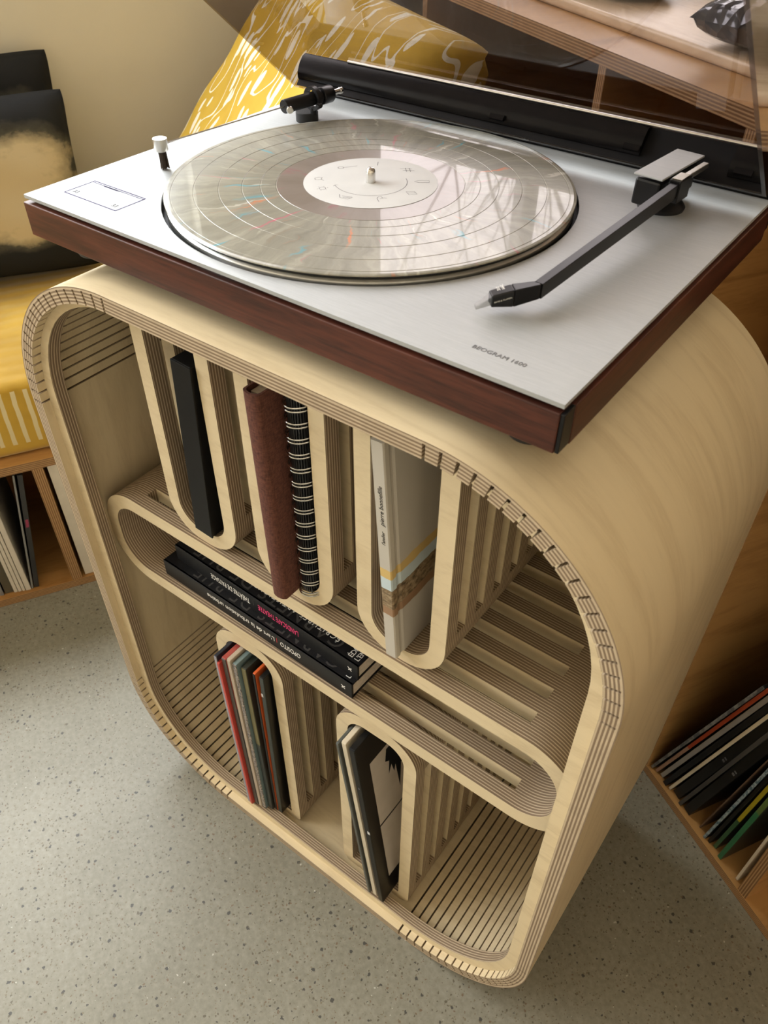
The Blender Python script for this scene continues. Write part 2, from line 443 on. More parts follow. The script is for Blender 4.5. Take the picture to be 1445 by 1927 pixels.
for i, (b0, b1) in enumerate(WINDOWS):                    # frames in the left wall's openings
    root = thing('window_%d' % (i+1), None, None, (WALL_A-0.1, (b0+b1)/2, SILL), in_room=True, kind='structure')
    A0, A1 = WALL_A-0.13, WALL_A-0.08
    for nm, q in (('window_sill', (A0, A1, b0, b1, SILL, SILL+0.04)), ('window_head', (A0, A1, b0, b1, HEAD-0.04, HEAD)),
                  ('window_jamb', (A0, A1, b0, b0+0.04, SILL, HEAD)), ('window_jamb', (A0, A1, b1-0.04, b1, SILL, HEAD)),
                  ('window_mullion', (A0, A1, (b0+b1)/2-0.02, (b0+b1)/2+0.02, SILL, HEAD))):
        box(nm, *q, M_frame, root, 0.002)

# ------------------------------------------------------------------ plywood cabinet: kerf-bent shell
CX0, CX1, CZ0, CZ1, CY0, CY1, CR, CT = -0.254, 0.325, 0.0, 0.7275, -0.180, 0.115, 0.150, 0.0135
def build_shell(parent):
    SK = 0.0021                                            # skin left uncut on the outside of every kerf
    st = []                                                # (x_out, z_out, nx, nz, is_kerf_segment_after)
    NK = 20
    corners = [(CX1-CR, CZ0+CR, -90), (CX1-CR, CZ1-CR, 0), (CX0+CR, CZ1-CR, 90), (CX0+CR, CZ0+CR, 180)]
    for ci, (cx, cz, a0) in enumerate(corners):
        step = 90.0/NK; kw = math.degrees(0.0023/CR)
        ang = []
        for k in range(NK+1):
            c = a0 + k*step
            ang += [(c-kw/2, True), (c+kw/2, False)]
            if k < NK: ang += [(c+step/2, False)]
        for a, kf in ang:
            a_c = min(max(a, a0), a0+90); extra = a-a_c
            t = math.radians(a_c); n = (math.cos(t), math.sin(t))
            x, z = cx+CR*n[0], cz+CR*n[1]
            tx, tz = -n[1], n[0]; s = math.radians(extra)*CR
            st.append((x+tx*s, z+tz*s, n[0], n[1], kf))
    n = len(st)
    V, Fc, MI, T = [], [], [], []
    def quad(ps, mi, ts):
        b = len(V); V.extend(ps); T.extend(ts); Fc.append((b, b+1, b+2, b+3)); MI.append(mi)
    P = lambda s, d, y: (s[0]-s[2]*d, y, s[1]-s[3]*d)
    # outer skin: shared vertices so that it shades smoothly
    b0 = len(V)
    for s in st:
        V.extend([P(s, 0, CY0), P(s, 0, CY1)]); T.extend([0, 0])
    for i in range(n):
        j = (i+1) % n
        Fc.append((b0+2*i, b0+2*j, b0+2*j+1, b0+2*i+1)); MI.append(0)
    tm = SK/CT
    for i in range(n):
        j = (i+1) % n; s, e = st[i], st[j]; kf = s[4]
        quad([P(s, 0, CY0), P(s, SK, CY0), P(e, SK, CY0), P(e, 0, CY0)], 1, [0.05, tm, tm, 0.05])
        quad([P(s, 0, CY1), P(e, 0, CY1), P(e, SK, CY1), P(s, SK, CY1)], 1, [0.05, 0.05, tm, tm])
        if kf:
            quad([P(s, SK, CY0), P(s, SK, CY1), P(e, SK, CY1), P(e, SK, CY0)], 2, [tm]*4)
            for q in (s, e):
                quad([P(q, SK, CY0), P(q, CT, CY0), P(q, CT, CY1), P(q, SK, CY1)], 1, [tm, 1, 1, tm])
        else:
            quad([P(s, SK, CY0), P(s, CT, CY0), P(e, CT, CY0), P(e, SK, CY0)], 1, [tm, 1, 1, tm])
            quad([P(s, SK, CY1), P(e, SK, CY1), P(e, CT, CY1), P(s, CT, CY1)], 1, [tm, tm, 1, 1])
            quad([P(s, CT, CY0), P(s, CT, CY1), P(e, CT, CY1), P(e, CT, CY0)], 0, [1]*4)
    o = mesh('bent_shell', V, Fc, [M_birch, M_plyT, M_plyT], parent, MI, 30, attr=('ply_t', T))
    return o
cab = thing('plywood_cabinet', 'rounded birch plywood cabinet with kerf-cut bent corners standing on concrete floor', 'cabinet', ((CX0+CX1)/2, (CY0+CY1)/2, 0))
build_shell(cab)
IX0, IX1, IZ0, IZ1, IR = CX0+CT, CX1-CT, CZ0+CT, CZ1-CT, CR-CT
FW = 0.0125
fo = rrect(IX0, IX1, IZ0, IZ1, IR, IR, 16); fi = rrect(IX0+FW, IX1-FW, IZ0+FW, IZ1-0.0055, IR-FW, IR-FW, 16)
ring('front_frame', fo, fi, -0.1715, -0.1590, [M_birch_face, M_plyY], cab)
ring('back_frame', fo, fi, 0.095, 0.1075, [M_birch_face, M_plyY], cab)

bo = rrect(IX0+0.0002, IX1-0.0002, IZ0+0.0002, IZ1-0.0002, IR, IR, 16); nb = len(bo)
mesh('back_panel', [(x, y, z) for y in (0.1076, 0.1120) for x, z in bo], [tuple(range(nb)), tuple(reversed(range(nb, 2*nb)))] + [(i, nb+i, nb+(i+1) % nb, (i+1) % nb) for i in range(nb)], M_birch, cab)  # unseen panel, added to stop light leaking in and darken the cabinet interior

# ------------------------------------------------------------------ stacked plywood shelf and dividers
RT, GAP, NR, MY0 = 0.0150, 0.0120, 10, -0.150
def stack(root, outer, inner, segs, y0, nr=NR):
    proto = None; sp = [None]*len(segs)
    for k in range(nr):
        y = y0 + k*(RT+GAP)
        if proto is None: proto = ring('ply_ring', outer, inner, y, y+RT, [M_birch_face, M_plyY], root)
        else:
            c = proto.copy(); COL.objects.link(c); c.parent = root; c.location = (0, k*(RT+GAP), 0)
        if k < nr-1:
            for q, sg in enumerate(segs):
                if sp[q] is None: sp[q] = ring('spacer', outer, inner, y+RT-0.0002, y+RT+GAP+0.0002, [M_birch_face, M_plyY], root, seg=sg)
                else:
                    c = sp[q].copy(); COL.objects.link(c); c.parent = root; c.location = (0, k*(RT+GAP), 0)
def split_runs(z0, z1, x0, x1, rb, rt, wall, vcuts=None, hcuts=None, n=10):
    """Outlines with extra stations where the spacers stop."""
    o = []; i = []
    R = rrect(x0, x1, z0, z1, rb, rt, n); I = rrect(x0+wall, x1-wall, z0+wall, z1-wall, max(rb-wall, 0.002), max(rt-wall, 0.002), n)
    K = n+1
    def put(p, q): o.append(p); i.append(q)
    marks = {}
    def lerp_vert(side, z, key):
        x = x1 if side > 0 else x0
        marks[key] = len(o); put((x, z), (x-side*wall, z))
    def lerp_hor(top, x, key):
        z = z1 if top else z0
        marks[key] = len(o); put((x, z), (x, z-wall if top else z+wall))
    if hcuts: lerp_hor(False, hcuts[1], 'b1')
    for k in range(K): put(R[k], I[k])
    if vcuts: lerp_vert(1, vcuts[0], 'r0'); lerp_vert(1, vcuts[1], 'r1')
    for k in range(K, 2*K): put(R[k], I[k])
    if hcuts: lerp_hor(True, hcuts[1], 't1'); lerp_hor(True, hcuts[0], 't0')
    for k in range(2*K, 3*K): put(R[k], I[k])
    if vcuts: lerp_vert(-1, vcuts[1], 'l1'); lerp_vert(-1, vcuts[0], 'l0')
    for k in range(3*K, 4*K): put(R[k], I[k])
    if hcuts: lerp_hor(False, hcuts[0], 'b0')
    return o, i, marks
SZ0, SZ1, SW = 0.3475, 0.4655, 0.0165
shelf = thing('slatted_shelf', 'long rounded plywood shelf loop with slotted top spanning the cabinet', 'shelf', (0.0355, MY0+0.13, SZ0))
o_, i_, mk = split_runs(SZ0, SZ1, IX0+0.0005, IX1-0.0005, 0.050, 0.050, SW, hcuts=(-0.182, 0.256), n=14)
stack(shelf, o_, i_, [(mk['b1'], mk['t1']), (mk['t0'], mk['b0'])], MY0)
UW = 0.0145
U_SPEC = [(-0.1285, -0.0415, 'black archive box'), (-0.0150, 0.0710, 'brown clothbound book and spiral notebook'), (0.0965, 0.1820, 'grey hardback with a landscape band')]
for x0, x1, holds in U_SPEC:
    z0, z1 = SZ1, IZ1-0.0003
    r = thing('record_divider', 'upright rounded plywood divider of stacked rings holding the %s' % holds, 'divider', ((x0+x1)/2, MY0+0.13, z0), 'upper plywood dividers on the slatted shelf')
    o_, i_, mk = split_runs(z0, z1, x0, x1, 0.038, 0.012, UW, vcuts=(z0+0.048, z1-0.02))
    n_ = len(o_)
    stack(r, o_, i_, [(mk['l0'], mk['r0']+n_), (mk['r1'], mk['l1'])], MY0+0.004)
L_SPEC = [(-0.0975, -0.0015, 'a packed row of colourful record sleeves'), (0.0690, 0.1660, 'three leaning sleeves')]
for x0, x1, holds in L_SPEC:
    z0, z1 = IZ0, SZ0
    r = thing('record_divider', 'tall rounded plywood divider under the shelf holding %s' % holds, 'divider', ((x0+x1)/2, MY0+0.13, z0), 'lower plywood dividers on the cabinet floor')
    o_, i_, mk = split_runs(z0, z1, x0, x1, 0.014, 0.036, UW, vcuts=(z0+0.03, z1-0.044))
    n_ = len(o_)
    stack(r, o_, i_, [(mk['l0'], mk['r0']+n_), (mk['r1'], mk['l1'])], MY0)

# ------------------------------------------------------------------ turntable
PX0, PX1, PY0, PY1, PZ = -0.197, 0.2456, -0.1627, 0.165, 0.772
tt = thing('turntable', 'low turntable with brushed aluminium top, dark rosewood sides and open smoked lid', 'turntable', (0.024, 0.0, CZ1))
HR = 0.1538
def build_plate():
    n = 96; v, f = [], []
    z1, z0 = PZ, PZ-0.0026
    for j in range(n):
        a = 2*PI*j/n; c, s = math.cos(a), math.sin(a)
        tx = (PX1 if c > 0 else PX0)/c if abs(c) > 1e-9 else 1e9
        ty = (PY1 if s > 0 else PY0)/s if abs(s) > 1e-9 else 1e9
        k = min(tx, ty)
        v += [(HR*c, HR*s, z1), (k*c, k*s, z1), (HR*c, HR*s, z0), (k*c, k*s, z0)]
    # pull the nearest stations onto the true corners
    for cxn, cyn in ((PX0, PY0), (PX1, PY0), (PX1, PY1), (PX0, PY1)):
        best = min(range(n), key=lambda j: (v[4*j+1][0]-cxn)**2+(v[4*j+1][1]-cyn)**2)
        v[4*best+1] = (cxn, cyn, z1); v[4*best+3] = (cxn, cyn, z0)
    for j in range(n):
        a, b = 4*j, 4*((j+1) % n)
        f += [(a, a+1, b+1, b), (a+1, a+3, b+3, b+1), (a+2, b+2, b+3, a+3), (a, b, b+2, a+2)]
    return mesh('top_plate', v, f, M_alu, tt)
plate = build_plate()
box('inner_chassis', PX0+0.004, PX1-0.004, PY0+0.004, PY1+0.012, 0.738, 0.7655, M_blackmat, tt, 0.001)
# rosewood sides
WX0, WX1, WY0, WY1, WZ0, WZ1 = -0.1985, 0.2475, -0.1640, 0.1660, 0.7415, 0.7665
box('front_panel', WX0, WX1-0.003, WY0, WY0+0.012, WZ0, WZ1, M_rose, tt, 0.0006)
box('side_panel', WX0, WX0+0.012, WY0+0.0125, WY1, WZ0, WZ1, M_rose, tt, 0.0006)
box('side_panel', WX1-0.012, WX1, WY0+0.0125, WY1, WZ0, WZ1, M_rose, tt, 0.0006)
box('back_panel', WX0+0.0125, WX1-0.0125, WY1-0.0005, WY1+0.012, WZ0, WZ1, M_rose, tt, 0.0006)
box('corner_strip', WX1-0.0028, WX1-0.0004, WY0+0.0006, WY0+0.0125, WZ0+0.0005, WZ1, M_black, tt, 0.0004)
for x in (WX0+0.035, WX1-0.030):
    for y in (WY0+0.028, WY1-0.03):
        lathe('foot', [(0.0, CZ1), (0.013, CZ1), (0.0145, CZ1+0.003), (0.0145, 0.7425), (0.0, 0.7425)], (x, y, 0), M_rubber, tt, 24)
box('platter_well', -0.156, 0.156, -0.156, 0.1545, 0.7655, 0.7662, M_blackmat, tt)
lathe('platter', [(0.0, 0.7662), (0.1480, 0.7662), (0.1502, 0.7675), (0.1508, 0.7700), (0.1502, 0.7725), (0.1485, 0.7738), (0.0, 0.7738)], (0, 0, 0), M_silver, tt, 120)
lathe('platter_mat', [(0.0, 0.7738), (0.1475, 0.7738), (0.1475, 0.7758), (0.0, 0.7758)], (0, 0, 0), M_rubber, tt, 96)
lathe('spindle', [(0.0, 0.775), (0.0036, 0.775), (0.0036, 0.7855), (0.0031, 0.7872), (0.0018, 0.7884), (0.0, 0.7888)], (0, 0, 0), M_steel, tt, 32)
# printed marks on the plate
def rect_strip(name, x0, x1, y0, y1, wd, mat):
    pts = [(x0, y0), (x1, y0), (x1, y1), (x0, y1)]
    v, f = [], []
    for (a, b, c, d) in ((x0, x1, y0, y0+wd), (x0, x1, y1-wd, y1), (x0, x0+wd, y0+wd, y1-wd), (x1-wd, x1, y0+wd, y1-wd)):
        b0 = len(v); v += [(a, c, PZ+0.0001), (b, c, PZ+0.0001), (b, d, PZ+0.0001), (a, d, PZ+0.0001)]; f.append((b0, b0+1, b0+2, b0+3))
    return mesh(name, v, f, mat, plate)
rect_strip('speed_panel_outline', -0.1775, -0.119, -0.1422, -0.1135, 0.0011, M_violetink)
strip('speed_panel_line', [(-0.1768, -0.1160), (-0.1197, -0.1160)], 0.0008, PZ+0.0001, M_violetink, plate)
strip('speed_panel_bar', [(-0.163, -0.1164), (-0.146, -0.1164)], 0.0016, PZ+0.0001, M_violetink, plate)
text('speed_print', '33', 0.0055, (-0.1735, -0.1375, PZ+0.0001), (1, 0, 0), (0, 1, 0), M_ink, plate)
text('speed_print', '33', 0.0055, (-0.1300, -0.1375, PZ+0.0001), (1, 0, 0), (0, 1, 0), M_ink, plate)
text('model_name', 'BEOGRAM 1600', 0.0048, (0.1795, -0.1445, PZ+0.0001), (1, 0, 0), (0, 1, 0), M_ink, plate, space=1.0)
# rear hinge bar
box('hinge_bar', PX0, PX1, PY1-0.0005, PY1+0.016, 0.745, 0.782, M_blackmat, tt, 0.001)
box('hinge_recess', PX0+0.004, PX1-0.004, PY1+0.004, PY1+0.014, 0.776, 0.795, M_blackmat, tt, 0.001)
# smoked lid, open about 39.5 degrees
PH = math.radians(39.5); LC, LS = math.cos(PH), math.sin(PH)
def lid_pt(x, u, wv): return (x, 0.1563-LC*u+LS*wv, 0.8073+LS*u+LC*wv)
def build_lid():
    x0, x1, u0, u1, w0, w1, t = PX0-0.0005, PX1+0.0005, -0.003, 0.325, -0.030, 0.003, 0.003
    def ring8(xa, xb, ua, ub, wa, wb): return [lid_pt(x, u, q) for q in (wa, wb) for (x, u) in ((xa, ua), (xb, ua), (xb, ub), (xa, ub))]
    v = ring8(x0, x1, u0, u1, w0, w1) + ring8(x0+t, x1-t, u0+t, u1-t, w0, w1-t)
    f = [(4, 5, 6, 7), (0, 1, 5, 4), (1, 2, 6, 5), (2, 3, 7, 6), (3, 0, 4, 7),
         (15, 14, 13, 12), (12, 13, 9, 8), (13, 14, 10, 9), (14, 15, 11, 10), (15, 12, 8, 11),
         (1, 0, 8, 9), (2, 1, 9, 10), (3, 2, 10, 11), (0, 3, 11, 8)]
    return mesh('dust_lid', v, f, M_smoke, tt)
lid = build_lid()
def lid_box(name, xa, xb, ua, ub, wa, wb, mat, parent):
    v = [lid_pt(x, u, q) for q in (wa, wb) for (x, u) in ((xa, ua), (xb, ua), (xb, ub), (xa, ub))]
    f = [(0, 3, 2, 1), (4, 5, 6, 7), (0, 1, 5, 4), (1, 2, 6, 5), (2, 3, 7, 6), (3, 0, 4, 7)]
    return mesh(name, v, f, mat, parent)
def lip(name, xa, xb, mat):
    """Rounded dark lip along the lid's rear wall."""
    pr_ = [(0.0002, -0.0006), (0.0040, -0.0010), (0.0062, -0.0050), (0.0066, -0.0120), (0.0050, -0.0190), (0.0020, -0.0230), (0.0002, -0.0235)]
    n = len(pr_)
    v = [lid_pt(x, u, q) for x in (xa, xb) for u, q in pr_]
    f = [(i, (i+1) % n, n+(i+1) % n, n+i) for i in range(n)] + [tuple(reversed(range(n))), tuple(range(n, 2*n))]
    return mesh(name, v, f, mat, lid, None, 50)
lip('rear_lip', PX0+0.003, 0.1480, M_lip); lip('rear_lip', 0.2150, PX1-0.003, M_lip)
lid_box('rear_cover', PX0+0.003, PX1-0.003, -0.0004, 0.0001, -0.0290, -0.0006, M_blackmat, lid)
tube('trim_strip', [lid_pt(PX0+0.055, 0.0052, -0.0012), lid_pt(PX1-0.003, 0.0052, -0.0012)], 0.0012, M_silver, lid, 10)
for xc in (0.024, 0.1415, 0.226):
    lid_box('hinge_clip', xc-0.0065, xc+0.0065, 0.0045, 0.0075, -0.0225, -0.0185, M_lip, lid)
# tonearm
lathe('arm_base', [(0.0, PZ), (0.0165, PZ), (0.0170, PZ+0.002), (0.0150, PZ+0.0045), (0.0110, PZ+0.006), (0.0, PZ+0.006)], (0.1850, 0.1030, 0), M_black, tt, 40)
def obox(name, p0, p1, wid, h0, h1, mat, parent, w2=None, bevel=0.0006):
    """Beam from p0 to p1 (top centre line) of width wid, height h0 at p0 and h1 at p1."""
    p0, p1 = Vector(p0), Vector(p1); d = (p1-p0); s = Vector((d.y, -d.x, 0)).normalized()
    w2 = w2 or wid
    v = [p0-s*wid/2, p0+s*wid/2, p0+s*wid/2-Vector((0, 0, h0)), p0-s*wid/2-Vector((0, 0, h0)),
         p1-s*w2/2, p1+s*w2/2, p1+s*w2/2-Vector((0, 0, h1)), p1-s*w2/2-Vector((0, 0, h1))]
    f = [(0, 1, 2, 3), (7, 6, 5, 4), (0, 4, 5, 1), (1, 5, 6, 2), (2, 6, 7, 3), (3, 7, 4, 0)]
    o = mesh(name, v, f, mat, parent)
    bm = bmesh.new(); bm.from_mesh(o.data); bmesh.ops.recalc_face_normals(bm, faces=bm.faces)
    bmesh.ops.bevel(bm, geom=list(bm.edges), offset=bevel, segments=2, profile=0.5, affect='EDGES')
    bm.to_mesh(o.data); bm.free(); o.data.shade_flat()
    return o
ad = Vector((0.0135, 0.173, 0)).normalized()
M_armgrey = plain('arm_dark_metal', (0.007, 0.007, 0.008), 0.28, 0.0, spec=0.2)
A0 = Vector((0.1865, -0.0860, 0.7885)); A1 = Vector((0.1985, 0.0850, 0.7985))
a_arm = obox('tonearm', A0, A1, 0.0056, 0.0092, 0.0100, M_armgrey, tt, bevel=0.0003)
obox('arm_pivot', (0.1795, 0.0800, 0.7965), (0.1845, 0.1370, 0.7965), 0.0195, 0.0185, 0.0185, M_black, a_arm, bevel=0.0018)
obox('arm_clamp', (0.1978, 0.0810, 0.7998), (0.1992, 0.0985, 0.8002), 0.0085, 0.0150, 0.0150, M_armgrey, a_arm)
obox('arm_tail', (0.1992, 0.0980, 0.7995), (0.2015, 0.1300, 0.7995), 0.0045, 0.0035, 0.0035, M_silver, a_arm)
obox('clamp_window', (0.1981, 0.0830, 0.80055), (0.1990, 0.0960, 0.80085), 0.0070, 0.0006, 0.0006, M_steel, a_arm, bevel=0.0001)
obox('counter_plate', (0.1805, 0.0755, 0.8008), (0.1860, 0.1400, 0.8008), 0.0215, 0.0014, 0.0014, M_alu, a_arm, bevel=0.0004)
ELB = Vector((0.1760, -0.0962, 0.7868)); TIP = Vector((0.1668, -0.1055, 0.7838))
head = obox('head_shell', A0+Vector((0.0004, 0.0008, 0)), ELB, 0.0056, 0.0090, 0.0105, M_armgrey, a_arm, 0.0085)
cart = obox('cartridge', ELB, TIP, 0.0085, 0.0105, 0.0070, M_black, a_arm, 0.0078, 0.0008)
hd = (TIP-ELB).normalized(); hs = Vector((hd.y, -hd.x, 0)).normalized()
text('cartridge_print', 'MMC\n20 S', 0.0026, TIP-hd*0.0058+hs*-0.0030+Vector((0, 0, 0.0001))+Vector((0, 0, 0.0020)), hs, -hd, M_whiteink, a_arm, extrude=0.00003)
sd = hd.cross(Vector((0, 0, 1))).normalized()
sgn = 1 if sd.dot(Vector((1, -1, 0))) > 0 else -1
text('cartridge_side_print', 'BANG & OLUFSEN', 0.0013, TIP+sd*sgn*0.00425-hd*0.0015+Vector((0, 0, -0.0045)), -hd, Vector((0, 0, 1)), M_whiteink, a_arm, extrude=0.00003)
def guard():
    p = TIP + Vector((0, 0, -0.0008)); q = TIP + hd*0.0085 + Vector((0, 0, -0.0052))
    v = [p-hs*0.0030, p+hs*0.0030, p+hs*0.0030-Vector((0, 0, 0.0052)), p-hs*0.0030-Vector((0, 0, 0.0052)),
         q-hs*0.0019, q+hs*0.0019, q+hs*0.0019-Vector((0, 0, 0.0016)), q-hs*0.0019-Vector((0, 0, 0.0016))]
    f = [(0, 1, 2, 3), (7, 6, 5, 4), (0, 4, 5, 1), (1, 5, 6, 2), (2, 6, 7, 3), (3, 7, 4, 0)]
    mesh('stylus_guard', v, f, M_clear, a_arm)
guard()

# ------------------------------------------------------------------ record
RZ = 0.7780
rec = thing('vinyl_record', 'grey marbled vinyl record with coloured streaks and white centre label on platter', 'record', (0, 0, 0.7758))
prof = [(0.0037, RZ-0.0022), (0.1490, RZ-0.0022), (0.1508, RZ-0.0014), (0.1512, RZ-0.0009), (0.1508, RZ-0.0004), (0.1490, RZ)]
for rr in (0.1462, 0.1300, 0.1120, 0.0950, 0.0815, 0.0700):
    prof += [(rr+0.00045, RZ), (rr+0.0002, RZ-0.0002), (rr-0.0002, RZ-0.0002), (rr-0.00045, RZ)]
prof += [(0.0505, RZ), (0.0037, RZ)]
lathe('disc', prof, (0, 0, 0), M_vinyl, rec, 160, closed=True, sharp=8)
lab = lathe('centre_label', [(0.0037, RZ+0.0001), (0.0500, RZ+0.0001), (0.0500, RZ+0.00025), (0.0037, RZ+0.00025)], (0, 0, 0), M_white, rec, 96, closed=True)
lz = RZ+0.0003
YC = math.radians(-36.4)                                   # the label is turned a little on the platter
def LP(px, py):
    """Print laid out in a label frame whose +x is the viewer's right (label turned by YC)."""
    c, s = math.cos(-YC), math.sin(-YC)
    return (px*c - py*s, px*s + py*c)
def prt(name, pts, closed=False, wd=0.00042): strip(name, [LP(*p) for p in pts], wd, lz, M_ink, lab, closed)
prt('printed_arrow', [(0.0272*math.cos(math.radians(a)), 0.0272*math.sin(math.radians(a))) for a in range(-195+30, 20, 6)])
ax, ay = 0.0272*math.cos(math.radians(-165)), 0.0272*math.sin(math.radians(-165))
prt('printed_arrow_head', [(ax+0.0024, ay-0.0002), (ax, ay), (ax-0.0009, ay-0.0024)])
def icon(cx, cy, shapes):
    for pts, cl in shapes: prt('printed_icon', [(cx+x*0.001, cy+y*0.001) for x, y in pts], cl)
circ = lambda r, cx=0, cy=0, n=14: [(cx+r*math.cos(2*PI*k/n), cy+r*math.sin(2*PI*k/n)) for k in range(n)]
icon(-0.0385, 0.0050, [([(-3, -2), (-3.5, 1), (-1, 3), (2, 2.5), (1.5, -1), (-1, -2.5)], True), ([(1, -1), (3.5, -3.5)], False)])
icon(-0.0190, 0.0290, [(circ(2.2, -4.5, -1), True), ([(-2.5, -0.5), (2, 1.2), (8, 3.5)], False)])
icon(0.0045, 0.0375, [([(0, -4), (0.5, 4)], False)])
icon(0.0270, 0.0250, [([(-5, 2), (4, 2)], False), ([(-3, -2), (6, -2)], False), ([(-1, 4), (0, -4)], False), ([(2, 4), (3, -4)], False)])
icon(0.0385, 0.0010, [([(-6, 0), (-3, 2), (5, 2), (5, -2), (-3, -2)], True)])
icon(0.0300, -0.0215, [([(-4, 2.5), (2, 3), (4, -2), (-2, -3)], True), ([(-2.5, 0), (2.8, 0.4)], False)])
icon(0.0080, -0.0330, [([(-1.5, -5), (-3, 1), (-2, 4), (0, 4.5), (1, 2)], False), ([(-1, 0), (2, 2), (4, 1.5)], False)])
icon(-0.0180, -0.0300, [([(-4, 5), (-3.5, -1), (2, -4), (5.5, -0.5)], False), ([(-2, 2), (5, 0)], False), ([(-1.5, -0.5), (4, -1.5)], False)])
icon(-0.0350, -0.0140, [(circ(2.4), True)] + [([(3.4*math.cos(k*PI/3+0.3), 3.4*math.sin(k*PI/3+0.3)), (4.2*math.cos(k*PI/3+0.3), 4.2*math.sin(k*PI/3+0.3))], False) for k in range(6)])

# ------------------------------------------------------------------ record cleaning brush on its own weighted base
br = thing('cleaning_arm', 'black dust brush arm with thin rod standing at back left of the turntable', 'record brush', (-0.145, 0.0955, PZ))
lathe('weighted_base', [(0.0, PZ), (0.0098, PZ), (0.0100, PZ+0.001), (0.0100, PZ+0.0075), (0.0095, PZ+0.0082), (0.0, PZ+0.0082)], (-0.145, 0.0955, 0), M_rubber, br, 40)
T0, T1 = Vector((-0.1400, 0.0610, 0.7920)), Vector((-0.1335, 0.1210, 0.7920))
tdir = (T1-T0).normalized()
tc_ = T0 + tdir*0.034
lathe('yoke_ring', [(0.0070, -0.0022), (0.0098, -0.0022), (0.0098, 0.0022), (0.0070, 0.0022)], tc_, M_black, br, 32, axis=tdir, closed=True)
tube('yoke_stem', [(tc_.x, tc_.y, PZ+0.007), (tc_.x, tc_.y, 0.7845)], 0.0030, M_black, br)
lathe('arm_barrel', [(0.0, 0.0), (0.0052, 0.0), (0.0056, 0.0006), (0.0056, 0.0420), (0.0, 0.0420)], T0, M_black, br, 32, axis=tdir)
knob_prof = [(0.0, 0.042)] + [((0.0072 if k % 2 else 0.0068), 0.042+0.001) for k in range(1)] + [(0.0072, 0.0435), (0.0072, 0.0545), (0.0066, 0.0555), (0.0, 0.0555)]
kn = lathe('counterweight', knob_prof, T0, M_black, br, 36, axis=tdir)
lathe('tail_pin', [(0.0, 0.0550), (0.0024, 0.0550), (0.0024, 0.0660), (0.0028, 0.0665), (0.0028, 0.0690), (0.0, 0.0690)], T0, M_steel, br, 20, axis=tdir)
lathe('thumb_screw', [(0.0, 0.0040), (0.0026, 0.0040), (0.0030, 0.0046), (0.0030, 0.0092), (0.0026, 0.0097), (0.0, 0.0097)], T0+tdir*0.006, M_steel, br, 24, axis=Vector((0.62, -0.60, -0.15)))
lathe('lock_screw', [(0.0, 0.0085), (0.0020, 0.0085), (0.0020, 0.0125), (0.0, 0.0125)], tc_, M_black, br, 16, axis=Vector((0.9, -0.25, -0.3)))
WT = Vector((-0.1543, -0.0645, 0.7905))
tube('rod', [T0, WT], 0.0006, M_silver, br, 8)
lathe('brush_head', [(0.0, -0.0045), (0.0052, -0.0045), (0.0055, -0.0040), (0.0055, 0.0045), (0.0, 0.0045)], WT, M_silver, br, 32)
M_bristle = plain('dark_bristle', (0.045, 0.032, 0.022), 0.7, 0, 0.5, 600)
def bristles():
    v, f = [], []
    for k in range(60):
        a = random.uniform(0, 2*PI); r = 0.0034*math.sqrt(random.random())
        x, y = WT.x+r*math.cos(a), WT.y+r*math.sin(a)
        lx, ly = x+random.uniform(-0.0006, 0.0010), y+random.uniform(-0.0008, 0.0008)
        zb = PZ+0.0002+random.uniform(0, 0.001)
        b = len(v); wd = 0.00035
        for q in range(3):
            v.append((x+wd*math.cos(q*2.1), y+wd*math.sin(q*2.1), WT.z-0.004))
        for q in range(3):
            v.append((lx+wd*math.cos(q*2.1), ly+wd*math.sin(q*2.1), zb))
        f += [(b, b+1, b+4, b+3), (b+1, b+2, b+5, b+4), (b+2, b, b+3, b+5), (b+3, b+4, b+5)]
    tag(mesh('bristles', v, f, M_bristle, br), kind='stuff')
bristles()

# ------------------------------------------------------------------ books in the upper dividers
def lean_xf(px, pz, deg):
    """Rotation about the y axis through (px, pz); positive leans the top to +x."""
    return Matrix.Translation((px, 0, pz)) @ Matrix.Rotation(math.radians(deg), 4, 'Y') @ Matrix.Translation((-px, 0, -pz))
UZ = SZ1+UW                                                 # inside bottom of the upper dividers
M_archive = plain('black_board', (0.007, 0.0075, 0.008), 0.5, 0, 0.15, 200, spec=0.25)
xf = lean_xf(-0.0700, UZ+0.0015, 3.8)
r = thing('archive_box', 'slim black cardboard box file leaning in the first plywood divider', 'box', (-0.081, -0.150, UZ))
box('box_body', -0.0915, -0.0705, -0.1495, 0.090, UZ+0.0030, UZ+0.190, M_archive, r, 0.0008, xf=xf)
box('lid_flap', -0.0920, -0.0700, -0.1505, -0.1487, UZ+0.0025, UZ+0.1895, M_archive, r, 0.0005, xf=xf)
